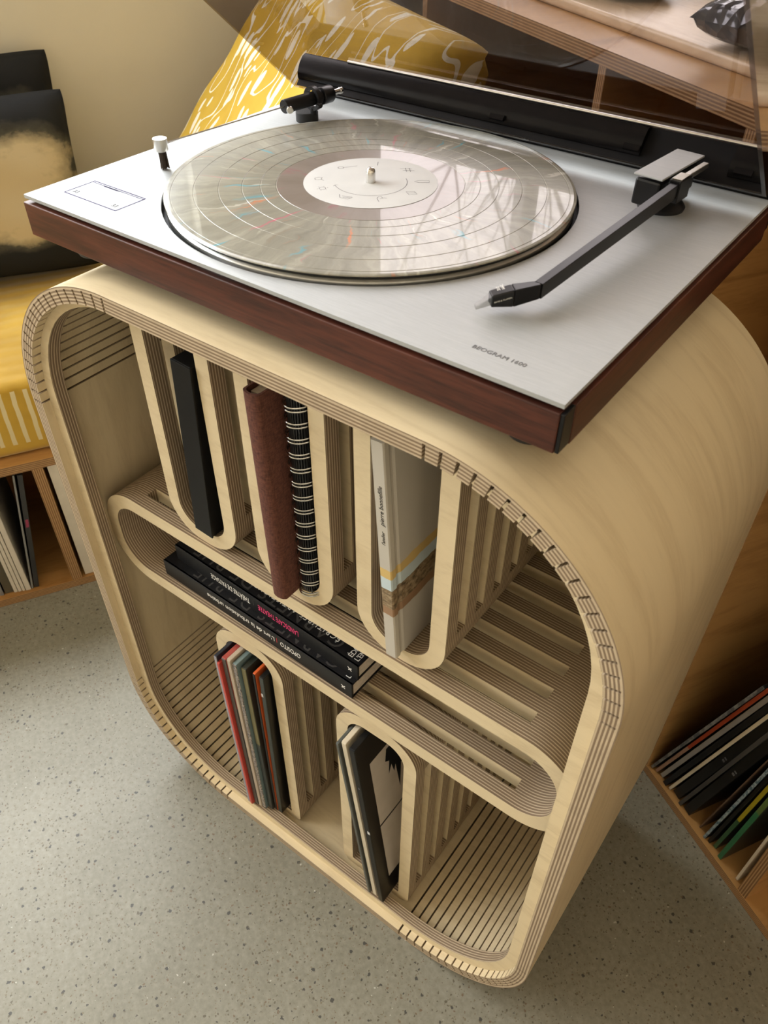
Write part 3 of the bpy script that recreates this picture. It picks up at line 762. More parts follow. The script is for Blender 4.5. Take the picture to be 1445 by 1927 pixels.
# brown clothbound book
def cloth(name, c, d):
    m, nt, bs = new_mat(name)
    n = noise(nt, mapped(nt, (900, 900, 220)), 1.0, 3, 0.6); n2 = noise(nt, mapped(nt, (220, 220, 900)), 1.0, 3, 0.6)
    g = mathn(nt, 'MULTIPLY', mathn(nt, 'ADD', n, n2), 0.5)
    L(nt, ramp(nt, g, [(0.38, d), (0.62, c)]), bs.inputs['Base Color']); bs.inputs['Roughness'].default_value = 0.85
    bump(nt, bs, g, 0.4, 0.0005); return m
M_cloth = cloth('brown_bookcloth', (0.150, 0.052, 0.033), (0.065, 0.021, 0.013))
bk = thing('cloth_book', 'brown clothbound book with rounded spine in the middle plywood divider', 'book', (0.0255, -0.160, UZ))
def spine_book(root, x0, x1, y0, y1, z0, z1, mat, lean, bulge=0.004):
    M = lean_xf((x0+x1)/2, z0, lean)
    n = 8; prof = []
    for k in range(n+1):
        a = PI*k/n; prof.append(((x0+x1)/2-math.cos(a)*(x1-x0)/2, y0-math.sin(a)*bulge))
    inner = [((x0+x1)/2+(p[0]-(x0+x1)/2)*0.80, p[1]+0.002) for p in prof]
    out = [(x0, y1)] + prof + [(x1, y1)]; inn = [(x0+0.002, y1)] + inner + [(x1-0.002, y1)]
    v, f = [], []
    for (o, i) in zip(out, inn):
        for p, z in ((o, z0), (o, z1), (i, z1), (i, z0)): v.append(M @ Vector((p[0], p[1], z)))
    for k in range(len(out)-1):
        a, c = 4*k, 4*(k+1)
        f += [(a, c, c+1, a+1), (a+1, c+1, c+2, a+2), (a+2, c+2, c+3, a+3), (a+3, c+3, c, a)]
    mesh('cover', v, f, mat, root, None, 35)
    box('page_block', x0+0.0022, x1-0.0022, y0+0.004, y1-0.004, z0+0.004, z1-0.004, M_pages, root, xf=M)
spine_book(bk, 0.0175, 0.0330, -0.1620, -0.020, UZ+0.001, UZ+0.2080, M_cloth, -1.3)
# spiral notebook
sp = thing('spiral_notebook', 'thick black notebook with silver double wire rings beside the brown book', 'notebook', (0.044, -0.15, UZ))
SX0, SX1 = 0.0338, 0.0550; scx = (SX0+SX1)/2; SZB, SZT = UZ+0.0015, UZ+0.212
M_leaf = plain('black_leaves', (0.010, 0.010, 0.011), 0.3, 0, 0.5, 700)
for nm, xa, xb, zc in (('cover', SX0, SX0+0.0022, 0.003), ('cover', SX1-0.0022, SX1, 0.015)):
    box(nm, xa, xb, -0.1400, 0.010, SZB+zc, SZT, M_archive, sp, 0.0004)
v, f = [], []                                               # leaves fan round in the wire binding
for k in range(13):
    a = PI*(k+0.5)/13; R_ = 0.0092
    cx_, cy_ = scx-math.cos(a)*R_*0.98, -0.1420-math.sin(a)*R_*0.75
    q, g = box_data(cx_-0.0006, cx_+0.0006, cy_, 0.008, SZB+(0.005 if k < 9 else 0.011), SZT-0.002)
    f += [tuple(i+len(v) for i in t) for t in g]; v += q
tag(mesh('leaves', v, f, M_leaf, sp), kind='stuff')
nring = 15
proto = None
for k in range(nring):
    z = SZB+0.006+k*(0.1905/(nring-1))
    if proto is None:
        v, f = [], []
        for dz in (-0.0016, 0.0016):
            n, mseg = 24, 6; b0 = len(v)
            for i in range(n):
                a = PI-0.35+(PI+0.7)*i/(n-1)
                c = Vector((scx+math.cos(a)*0.0112, -0.1415+math.sin(a)*0.0118, z+dz+0.0008*math.cos(a)))
                rd = Vector((math.cos(a), math.sin(a), 0))
                for j in range(mseg):
                    t = 2*PI*j/mseg; v.append(c+rd*0.0007*math.cos(t)+Vector((0, 0, 0.0007*math.sin(t))))
            for i in range(n-1):
                for j in range(mseg):
                    f.append((b0+i*mseg+j, b0+i*mseg+(j+1) % mseg, b0+(i+1)*mseg+(j+1) % mseg, b0+(i+1)*mseg+j))
        proto = mesh('wire_ring', v, f, M_steel, sp, None, 60); z_first = z
    else:
        c = proto.copy(); COL.objects.link(c); c.parent = sp; c.location = (0, 0, z-z_first)
# grey hardback with a landscape band
def band_cover():
    m, nt, bs = new_mat('grey_printed_cover')
    tc = N(nt, 'TexCoord'); s = N(nt, 'SeparateXYZ'); L(nt, tc.outputs['Object'], s.inputs[0])
    n = noise(nt, mapped(nt, (60, 60, 60)), 1.0, 4, 0.6)
    h = mathn(nt, 'DIVIDE', mathn(nt, 'ADD', s.outputs[2], mathn(nt, 'MULTIPLY', mathn(nt, 'SUBTRACT', n, 0.5), 0.004)), 0.210)
    g = (0.50, 0.47, 0.41)
    rk = noise(nt, mapped(nt, (160, 160, 260)), 1.0, 5, 0.7)
    rock = ramp(nt, rk, [(0.35, (0.07, 0.045, 0.022)), (0.5, (0.24, 0.17, 0.095)), (0.65, (0.38, 0.30, 0.19))])
    c = ramp(nt, h, [(0.0, g), (0.232, (0.30, 0.18, 0.10)), (0.275, (0.22, 0.15, 0.08)), (0.365, (0.52, 0.62, 0.66)), (0.420, (0.60, 0.43, 0.16)), (0.462, g)], 'CONSTANT')
    inrock = mathn(nt, 'MULTIPLY', mathn(nt, 'GREATER_THAN', h, 0.275), mathn(nt, 'LESS_THAN', h, 0.365))
    L(nt, mixc(nt, inrock, c, rock), bs.inputs['Base Color']); bs.inputs['Roughness'].default_value = 0.55
    return m
M_band = band_cover()
hb = thing('hardback_book', 'grey hardback book with a landscape picture band leaning in the divider', 'book', (0.139, -0.157, UZ))
xf = lean_xf(0.1445, UZ+0.0005, -4.0)
HX0, HX1, HY0, HZ1 = 0.1340, 0.1448, -0.1575, UZ+0.2110
v, f = [], []
out = [(HX0, 0.04), (HX0, HY0+0.0012), (HX0+0.0008, HY0), (HX1-0.0008, HY0), (HX1, HY0+0.0012), (HX1, HY0+0.0055), (HX1-0.0011, HY0+0.0075), (HX1-0.0011, HY0+0.0095), (HX1, HY0+0.0115), (HX1, 0.04)]
cxm = (HX0+HX1)/2
inn = [(cxm+(p[0]-cxm)*0.55, max(p[1], HY0+0.003)) for p in out]
for o, i in zip(out, inn):
    for p, z in ((o, UZ+0.0010), (o, HZ1), (i, HZ1), (i, UZ+0.0010)): v.append(xf @ Vector((p[0], p[1], z)))
for k in range(len(out)-1):
    a, c = 4*k, 4*(k+1)
    f += [(a, c, c+1, a+1), (a+1, c+1, c+2, a+2), (a+2, c+2, c+3, a+3), (a+3, c+3, c, a)]
mesh('cover', v, f, M_band, hb, None, 20)
box('page_block', HX0+0.0026, HX1-0.0026, HY0+0.004, 0.037, UZ+0.004, HZ1-0.003, M_pages, hb, xf=xf)
upv = (xf.to_3x3() @ Vector((0, 0, 1))); rtv = (xf.to_3x3() @ Vector((1, 0, 0)))
text('spine_title', 'pierre bonnefille', 0.0052, xf @ Vector((HX0+0.0074, HY0-0.0001, UZ+0.1400)), upv, -rtv, M_blackink, hb, shear=0.2)
text('spine_title', "l'atelier", 0.0042, xf @ Vector((HX0+0.0072, HY0-0.0001, UZ+0.1220)), upv, -rtv, M_blackink, hb, shear=0.2)

# ------------------------------------------------------------------ two black books lying in the shelf
M_bookblack = plain('black_book_cover', (0.008, 0.008, 0.009), 0.42, 0, 0.2, 120, spec=0.3)
def flat_book(name, label, x0, x1, y0, d, z0, h, rz, titles):
    root = thing(name, label, 'book', ((x0+x1)/2, y0+d/2, z0), 'black books lying in the slatted shelf')
    M = Matrix.Translation(((x0+x1)/2, y0, 0)) @ Matrix.Rotation(math.radians(rz), 4, 'Z') @ Matrix.Translation((-(x0+x1)/2, -y0, 0))
    box('cover', x0, x1, y0, y0+d, z0, z0+0.0022, M_bookblack, root, 0.0003, xf=M)
    box('cover', x0, x1, y0, y0+d, z0+h-0.0022, z0+h, M_bookblack, root, 0.0003, xf=M)
    box('spine', x0, x1, y0-0.0004, y0+0.0022, z0, z0+h, M_bookblack, root, 0.0004, xf=M)
    box('page_block', x0+0.002, x1-0.0012, y0+0.002, y0+d-0.003, z0+0.0020, z0+h-0.0020, M_pages, root, xf=M)
    R3 = M.to_3x3()
    for nm, body, size, p, xd, yd, mt, kw in titles(x0, x1, y0, z0, h):
        if nm == 'spine_mark':                              # small leaping-figure emblem
            v, f = [], []
            for pts in (((-1, 1), (0, 0.1), (1.1, 0.9)), ((0, 0.1), (-0.7, -1)), ((0, 0.1), (0.5, -0.4), (1.0, -0.9))):
                for (ax_, az_), (bx_, bz_) in zip(pts, pts[1:]):
                    t = Vector((bx_-ax_, 0, bz_-az_)).normalized()*0.28; q = Vector((-t.z, 0, t.x)); b0 = len(v)
                    v += [M @ (Vector(p)+(Vector((cx_, 0, cz_))+sg*q)*0.0022) for cx_, cz_, sg in ((ax_, az_, 1), (ax_, az_, -1), (bx_, bz_, -1), (bx_, bz_, 1))]
                    f.append((b0, b0+1, b0+2, b0+3))
            mesh(nm, v, f, mt, root); continue
        text(nm, body, size, M @ Vector(p), R3 @ Vector(xd), R3 @ Vector(yd), mt, root, **kw)
    return root
SB = SZ0+SW
def t_low(x0, x1, y0, z0, h):
    y = y0-0.0005; z = z0+h-0.0065
    return [('spine_title', 'OPOSITO', 0.0092, (0.0244, y, z), (-1, 0, 0), (0, 0, -1), M_whiteink, {'width': 0.0263}),
            ('spine_title', '|', 0.0075, (-0.0055, y, z), (-1, 0, 0), (0, 0, -1), M_redink, {}),
            ('spine_title', "L'art de la tribulation urbaine", 0.0082, (-0.0098, y, z), (-1, 0, 0), (0, 0, -1), M_whiteink, {'width': 0.0948}),
            ('spine_mark', 'k', 0.0085, (x1-0.0105, y-0.0001, z0+h*0.5), (-1, 0, 0), (0, 0, -1), M_whiteink, {'shear': 0.4}),
            ('cover_title', 'CARNETS DE RUE', 0.0210, (x1-0.022, y0+0.018, z0+h+0.0001), (-1, 0, 0), (0, -1, 0), M_greyink, {'space': 1.22}),
            ('cover_print', "L'E", 0.0075, (x1-0.006, y0+0.004, z0+h+0.0001), (0, 1, 0), (-1, 0, 0), M_whiteink, {})]
def t_up(x0, x1, y0, z0, h):
    y = y0-0.0005; z = z0+h-0.0070
    return [('spine_title', 'LANDSCAPE THEATRE', 0.0105, (0.0160, y, z), (-1, 0, 0), (0, 0, -1), M_pinkink, {'width': 0.0540}),
            ('spine_title', '|', 0.0075, (-0.0435, y, z), (-1, 0, 0), (0, 0, -1), M_greyink, {}),
            ('spine_title', 'TH\u00c9\u00c2TRE DE PAYSAGE', 0.0100, (-0.0498, y, z), (-1, 0, 0), (0, 0, -1), M_whiteink, {'width': 0.0562}),
            ('spine_mark', 'k', 0.0085, (x1-0.0095, y-0.0001, z0+h*0.5), (-1, 0, 0), (0, 0, -1), M_whiteink, {'shear': 0.4}),
            ('cover_title', 'CARNETS DE RUE', 0.0230, (x1-0.026, y0+0.019, z0+h+0.0001), (-1, 0, 0), (0, -1, 0), M_greyink, {'space': 1.12}),
            ('cover_title', '\u00c9CRITURES ARTISTIQUES', 0.0085, (x1-0.032, y0+0.016, z0+h+0.0002), (-1, 0, 0), (0, -1, 0), M_whiteink, {'space': 1.25}),
            ('cover_print', "\u00c9DITIONS\nL'ENTRETEMPS", 0.0075, (x1-0.011, y0+0.0045, z0+h+0.0001), (0, 1, 0), (-1, 0, 0), M_whiteink, {'space': 0.9})]
flat_book('hardback_book', 'black book lying flat at the bottom with white lettering OPOSITO on spine', -0.171, 0.0885, -0.1445, 0.200, SB, 0.0215, -1.0, t_low)
flat_book('hardback_book', 'black book lying on another with pink and white spine lettering', -0.160, 0.0900, -0.1355, 0.190, SB+0.0215, 0.0205, -1.8, t_up)

# ------------------------------------------------------------------ record sleeves
def sleeve_mat(name, col, rough=0.4, col2=None, split=None, var=0.1):
    if col2 is None: return plain(name, col, rough, 0, var, 60)
    m, nt, bs = new_mat(name)
    tc = N(nt, 'TexCoord'); s = N(nt, 'SeparateXYZ'); L(nt, tc.outputs['Object'], s.inputs[0])
    n = noise(nt, mapped(nt, (40, 40, 40)), 1.0, 5, 0.6)
    h = mathn(nt, 'ADD', s.outputs[2], mathn(nt, 'MULTIPLY', mathn(nt, 'SUBTRACT', n, 0.5), 0.02))
    L(nt, mixc(nt, mathn(nt, 'GREATER_THAN', h, split), mixc(nt, n, col, tuple(c*0.6 for c in col)), mixc(nt, n, col2, tuple(c*0.7 for c in col2))), bs.inputs['Base Color'])
    bs.inputs['Roughness'].default_value = rough; return m
def speckle_mat(name, c1, c2, scale=60, rough=0.4):
    m, nt, bs = new_mat(name)
    n = noise(nt, mapped(nt, (scale, scale, scale*0.6)), 1.0, 4, 0.7)
    L(nt, ramp(nt, n, [(0.45, c1), (0.55, c2)]), bs.inputs['Base Color']); bs.inputs['Roughness'].default_value = rough; return m
def sleeve(label, x, th, y0, zb, h, lean, mat, spine_mat, d=0.24, group=None, name='record_sleeve', extras=None, yaw=0.0):
    root = thing(name, label, 'record sleeve', (x, y0, zb), group)
    M = lean_xf(x, zb, lean)
    if yaw: M = M @ Matrix.Translation((x, y0, 0)) @ Matrix.Rotation(math.radians(yaw), 4, 'Z') @ Matrix.Translation((-x, -y0, 0))
    box('jacket', x, x+th, y0+0.0008, y0+d, zb, zb+h, mat, root, min(0.0006, th*0.3), xf=M)
    box('spine', x+0.0001, x+th-0.0001, y0, y0+0.0012, zb+0.001, zb+h-0.001, spine_mat, root, min(0.0005, th*0.25), xf=M)
    if extras: extras(root, M)
    return root
G1 = 'record sleeves in the left lower divider'
LZ = IZ0+UW
Lx0 = -0.0975+UW
s_lav = plain('lavender_plastic', (0.30, 0.29, 0.33), 0.25); s_navy = plain('navy_card', (0.020, 0.024, 0.038), 0.35)
s_red = plain('red_card', (0.50, 0.050, 0.035), 0.4); s_char = plain('charcoal_card', (0.075, 0.070, 0.062), 0.45)
s_tan = plain('tan_card', (0.48, 0.40, 0.31), 0.5); s_blue = plain('grey_blue_card', (0.17, 0.24, 0.25), 0.4)
s_oliv = sleeve_mat('olive_print', (0.028, 0.036, 0.034), 0.4, (0.20, 0.18, 0.08), 0.150); s_blk = plain('black_gloss_card', (0.007, 0.007, 0.007), 0.35, spec=0.25)
s_grn = plain('black_green_card', (0.022, 0.030, 0.026), 0.35); s_pic = sleeve_mat('red_over_charcoal_print', (0.085, 0.078, 0.070), 0.35, (0.42, 0.075, 0.060), 0.212)
s_spk = speckle_mat('speckled_spine', (0.42, 0.36, 0.30), (0.05, 0.05, 0.06), 500); s_ora = plain('orange_card', (0.70, 0.13, 0.03), 0.4)
sleeve('navy record sleeve in clear grey plastic, outermost of the packed row', -0.0700, 0.0040, -0.1735, LZ, 0.300, -1.0, s_navy, s_lav, group=G1)
sleeve('record sleeve with a bright red spine beside the grey plastic one', -0.0655, 0.0036, -0.1740, LZ, 0.292, -1.2, s_red, s_red, group=G1)
sleeve('record sleeve printed red above charcoal, next to the red spine', -0.0615, 0.0060, -0.1700, LZ, 0.299, -1.2, s_pic, s_char, group=G1)
sleeve('tan record sleeve in the middle of the packed row', -0.0550, 0.0050, -0.1690, LZ, 0.301, -1.1, s_tan, s_tan, group=G1)
sleeve('grey blue record sleeve with speckled spine', -0.0492, 0.0052, -0.1680, LZ, 0.298, -0.9, s_blue, s_spk, group=G1)
sleeve('dark green record sleeve with olive spine patch', -0.0428, 0.0066, -0.1640, LZ, 0.293, -0.7, s_grn, s_oliv, group=G1)
sleeve('thin black record sleeve with an orange inner edge', -0.0345, 0.0034, -0.1610, LZ, 0.290, 0.2, s_ora, s_blk, group=G1)
def xl(root, M):
    text('spine_title', '|||||||', 0.0032, M @ Vector((-0.0284, -0.1606, LZ+0.262)), (0, 0, -1), (1, 0, 0), M_whiteink, root)
sleeve('black record sleeve with small white spine lettering against the divider wall', -0.0296, 0.0060, -0.1600, LZ, 0.290, 0.9, s_blk, s_grn, group=G1, extras=xl)
G2 = 'record sleeves in the right lower divider'
s_gry = plain('grey_green_card', (0.085, 0.092, 0.085), 0.35); s_crm = plain('cream_card', (0.62, 0.55, 0.42), 0.5)
sleeve('thin grey green record sleeve leaning at the back of the trio', 0.1228, 0.0032, -0.1715, LZ, 0.292, -7.2, s_gry, s_gry, group=G2)
sleeve('cream gatefold record sleeve leaning between two dark ones', 0.1288, 0.0058, -0.1695, LZ, 0.297, -7.2, s_crm, s_crm, group=G2)
def artwork(root, M):
    """Flat print on the sleeve's right face: pale panel with black spiky shapes and a dark rule."""
    X = 0.1382+0.0068+0.0001
    m_pale = plain('pale_print', (0.56, 0.50, 0.43), 0.5)
    def poly(name, pts, mat, dx): mesh(name, [M @ Vector((X+dx, y, LZ+z)) for y, z in pts], [tuple(range(len(pts)))], mat, root)
    poly('cover_panel', [(-0.154, 0.144), (0.02, 0.144), (0.02, 0.256), (-0.154, 0.256)], m_pale, 0)
    poly('cover_panel', [(-0.154, 0.036), (0.02, 0.036), (0.02, 0.141), (-0.154, 0.141)], m_pale, 0)
    poly('cover_figure', [(-0.128, 0.250), (-0.1319, 0.233), (-0.126, 0.228), (-0.1292, 0.208), (-0.1233, 0.219), (-0.1205, 0.203), (-0.117, 0.212), (-0.1146, 0.168), (-0.108, 0.205), (-0.09, 0.19), (-0.08, 0.25)], M_blackink, 0.0001)
    text('spine_title', '||||||', 0.0036, M @ Vector((X-0.0022, -0.1713, LZ+0.155)), M.to_3x3() @ Vector((0, 0, -1)), (1, 0, 0), M_whiteink, root)
    text('spine_title', '|||||', 0.0024, M @ Vector((X-0.0035, -0.1713, LZ+0.235)), M.to_3x3() @ Vector((0, 0, -1)), (1, 0, 0), M_ink, root)
sleeve('black record sleeve with pale cover panels and black spiky print', 0.1382, 0.0068, -0.1710, LZ, 0.297, -7.0, s_blk, s_blk, group=G2, extras=artwork)

# ------------------------------------------------------------------ low plywood bench along the left wall
PT = 0.0145
BA1, BA0 = -0.470, -0.985                                  # front and back of the bench (a)
BB0, BB1 = -1.10, 0.30
BH = 0.2660
bench = thing('low_bench', 'low plywood bench with open record compartments along the left wall', 'bench', ((BA0+BA1)/2, -0.4, 0), in_room=True)
box('bottom_board', BA0, BA1, BB0, BB1, 0.0, PT, M_bench, bench, 0, thin=2, edge=M_bedgeZ)
box('top_board', BA0, BA1, BB0, BB1, BH-PT, BH, M_bench, bench, 0, thin=2, edge=M_bedgeZ)
for b in (BB0, -0.710, -0.3435, 0.03, BB1-0.0155):
    box('divider_panel', BA0+0.012, BA1-0.001, b, b+0.0155, PT, BH-PT, M_bench, bench, 0, thin=1, edge=M_bedgeY)
box('back_panel', BA0, BA0+0.0118, BB0+0.001, BB1-0.001, PT, BH-PT, M_bench, bench)
# things in it (room frame)
def rsleeve(label, b, th, a0, zb, h, lean, mat, smat, d, group, cat='record sleeve', name='record_sleeve', titles=None):
    """Sleeve in the left bench: spine faces +a at a0, thickness along b, lean positive tips the top towards +b."""
    root = thing(name, label, cat, (a0, b, zb), group, in_room=True)
    M = Matrix.Translation((0, b, zb)) @ Matrix.Rotation(math.radians(-lean), 4, 'X') @ Matrix.Translation((0, -b, -zb))
    box('jacket', a0-d, a0-0.0008, b, b+th, zb, zb+h, mat, root, min(0.0006, th*0.3), xf=M)
    box('spine', a0-0.0010, a0, b+0.0001, b+th-0.0001, zb+0.0005, zb+h-0.0005, smat, root, min(0.0004, th*0.2), xf=M)
    if titles:
        for body, size, z, mt in titles:
            text('spine_title', body, size, M @ Vector((a0+0.0001, b+th*0.35, zb+z)), M.to_3x3() @ Vector((0, 0, -1)), (0, 1, 0), mt, root)
    return root
GB = 'papers and sleeves in the low bench'
s_ivory = plain('ivory_card', (0.60, 0.55, 0.47), 0.6); s_dgrey = plain('dark_grey_card', (0.03, 0.03, 0.032), 0.35); s_lgrey = plain('grey_plastic_edge', (0.22, 0.22, 0.22), 0.3)
s_olive2 = plain('olive_drab_card', (0.085, 0.072, 0.045), 0.6)
rsleeve('white box file standing between the bench divider and the cabinet', -0.3225, 0.0150, -0.476, PT, 0.2360, 0.0, s_ivory, s_ivory, 0.30, GB, 'box', 'box_file')
rsleeve('black record sleeve with a pink mark leaning inside the low bench', -0.4035, 0.0075, -0.478, PT+0.0008, 0.2300, 9.5, s_dgrey, s_dgrey, 0.24, GB, titles=[('||||||||||||', 0.0050, 0.145, M_pinkink)])
rsleeve('thin grey edged record sleeve leaning beside the black one', -0.4080, 0.0030, -0.477, PT+0.0008, 0.2320, 9.0, s_dgrey, s_lgrey, 0.24, GB)
for k, (lab_, b_, t_) in enumerate((('ivory magazine with printed spine, nearest the black sleeve in the bench', -0.4165, 0.0080), ('thin ivory booklet standing second in the bench row', -0.4222, 0.0046), ('ivory booklet standing third in the bench row', -0.4282, 0.0050), ('ivory booklet standing fourth beside the olive folder', -0.4346, 0.0054))):
    rsleeve(lab_, b_, t_, -0.476-0.001*k, PT, 0.226-0.002*k, 0.0, s_ivory, s_ivory, 0.20, GB, 'magazine', 'magazine', [('||||||||||| ||||||| |||||||||||| ||||||||', 0.0034, 0.200, M_ink)] if k == 0 else None)
rsleeve('olive drab folder standing in the low bench', -0.4480, 0.0125, -0.482, PT, 0.224, 0.0, s_olive2, s_olive2, 0.20, GB, 'folder', 'folder')
rsleeve('black and white edged sleeve beside the olive folder', -0.4560, 0.0060, -0.480, PT, 0.222, 0.0, s_blk, s_lgrey, 0.20, GB)

# ------------------------------------------------------------------ cushions
def pillow(name, label, w_, h_, t_, M, mat, nu=28, nv=28, power=4.0, pinch=0.06, cat='cushion', group=None, wrinkle=0.0):
    """Soft square cushion: width along local x, height along local z, thickness along local y."""
    v, f = [], []
    for side in (-1, 1):
        for j in range(nv+1):
            for i in range(nu+1):
                u, q = -1+2*i/nu, -1+2*j/nv
                th = (max(0, 1-abs(u)**power)*max(0, 1-abs(q)**power))**0.55
                px = u*(1-pinch*(1-abs(q)**2)*abs(u)**3); pz = q*(1-pinch*(1-abs(u)**2)*abs(q)**3)
                cut = 1-0.035*abs(u*q)**6; px *= cut; pz *= cut
                pz += wrinkle*0.6*math.sin(6*u+1.0)*abs(q); px += wrinkle*0.6*math.sin(7*q)*abs(u)
                wr = wrinkle*math.sin(9*u+4*q)*math.sin(7*q-3*u)
                v.append(Vector((px*w_/2, side*(th*t_/2)+wr*th, pz*h_/2)))
    K = (nu+1)*(nv+1)
    for s in (0, 1):
        for j in range(nv):
            for i in range(nu):
                a = s*K+j*(nu+1)+i; q = (a, a+1, a+nu+2, a+nu+1)
                f.append(q if s == 0 else tuple(reversed(q)))
    me = bpy.data.meshes.new(name); me.from_pydata(v, [], f)
    bm = bmesh.new(); bm.from_mesh(me); bmesh.ops.remove_doubles(bm, verts=bm.verts, dist=1e-5); bmesh.ops.recalc_face_normals(bm, faces=bm.faces); bm.to_mesh(me); bm.free()
    me.shade_smooth(); me.materials.append(mat)
    o = bpy.data.objects.new(name, me); COL.objects.link(o); o.matrix_world = M
    return tag(o, label, cat, group)
def dyed():
    m, nt, bs = new_mat('dyed_linen')
    tc = N(nt, 'TexCoord'); s = N(nt, 'SeparateXYZ'); L(nt, tc.outputs['Object'], s.inputs[0])
    n = noise(nt, mapped(nt, (14, 14, 22)), 1.0, 5, 0.6)
    # pale blot in the middle, ink black towards the border
    dx = mathn(nt, 'POWER', mathn(nt, 'ABSOLUTE', mathn(nt, 'DIVIDE', s.outputs[0], 0.262)), 5.0)
    dz = mathn(nt, 'POWER', mathn(nt, 'ABSOLUTE', mathn(nt, 'DIVIDE', mathn(nt, 'SUBTRACT', s.outputs[2], 0.006), 0.098)), 2.6)
    d = mathn(nt, 'ADD', mathn(nt, 'ADD', dx, dz), mathn(nt, 'MULTIPLY', mathn(nt, 'SUBTRACT', n, 0.5), 1.1))
    wv = noise(nt, mapped(nt, (500, 500, 500)), 1.0, 2)
    L(nt, ramp(nt, d, [(0.25, (0.50, 0.42, 0.28)), (0.48, (0.30, 0.26, 0.18)), (0.62, (0.07, 0.068, 0.058)), (0.9, (0.017, 0.018, 0.020))]), bs.inputs['Base Color'])
    bs.inputs['Roughness'].default_value = 0.9; bs.inputs['Specular IOR Level'].default_value = 0.15
    bump(nt, bs, wv, 0.15, 0.0006); return m
M_dyed = dyed()
def room_matrix(a, b, z, rot):
    return Matrix.Translation(room(a, b, z)) @ Matrix.Rotation(TH, 4, 'Z') @ rot
# seat pad
def yellow_velvet():
    m, nt, bs = new_mat('yellow_velvet')
    tc = N(nt, 'TexCoord'); s = N(nt, 'SeparateXYZ'); L(nt, tc.outputs['Object'], s.inputs[0])
    n = noise(nt, mapped(nt, (6, 6, 6)), 1.0, 4, 0.6)
    base = ramp(nt, n, [(0.35, (0.36, 0.215, 0.018)), (0.65, (0.52, 0.33, 0.040))])
    # pale printed strokes run down the front of the pad
    wv = mathn(nt, 'SINE', mathn(nt, 'ADD', mathn(nt, 'MULTIPLY', s.outputs[1], 2*PI/0.017), mathn(nt, 'MULTIPLY', n, 5.0)))
    st = mathn(nt, 'MULTIPLY', mathn(nt, 'GREATER_THAN', wv, 0.45), mathn(nt, 'GREATER_THAN', s.outputs[0], 0.226))
    st = mathn(nt, 'MULTIPLY', st, mathn(nt, 'GREATER_THAN', s.outputs[2], 0.022))
    st = mathn(nt, 'MULTIPLY', st, mathn(nt, 'LESS_THAN', s.outputs[2], 0.108))
    L(nt, mixc(nt, mathn(nt, 'MULTIPLY', st, 0.75), base, (0.66, 0.60, 0.40)), bs.inputs['Base Color'])
    bs.inputs['Roughness'].default_value = 0.75; bs.inputs['Sheen Weight'].default_value = 0.4
    bs.inputs['Specular IOR Level'].default_value = 0.2
    rid = mathn(nt, 'SINE', mathn(nt, 'ADD', mathn(nt, 'MULTIPLY', s.outputs[0], 2*PI/0.026), mathn(nt, 'MULTIPLY', n, 9.0)))
    bump(nt, bs, rid, 0.22, 0.0025); return m
M_yellow = yellow_velvet()
pad = box('seat_cushion', BA0+0.005, BA1+0.012-0.03, BB0, 0.10, BH, BH+0.118, M_yellow, base=((BA0+BA1)/2, -0.4, BH), in_room=True, bevel=0.014, seg=4)
tag(pad, 'long mustard yellow velvet seat pad with pale stripes on the low bench', 'cushion')
SEAT = BH+0.118
rot = Matrix.Rotation(math.radians(90), 4, 'Z') @ Matrix.Rotation(math.radians(14), 4, 'X')
pillow('throw_cushion', 'black and beige dyed linen cushion in front on the yellow seat', 0.48, 0.27, 0.11, room_matrix(-0.835, -0.388, SEAT+0.1345, Matrix.Rotation(math.radians(90), 4, 'Z') @ Matrix.Rotation(math.radians(-12), 4, 'X')), M_dyed, group='dyed linen cushions', wrinkle=0.004)
pillow('throw_cushion', 'black and beige dyed linen cushion behind another against the wall', 0.48, 0.29, 0.08, room_matrix(-0.940, -0.392, SEAT+0.157, Matrix.Rotation(math.radians(90), 4, 'Z') @ Matrix.Rotation(math.radians(-8), 4, 'X')), M_dyed, group='dyed linen cushions', wrinkle=0.004)
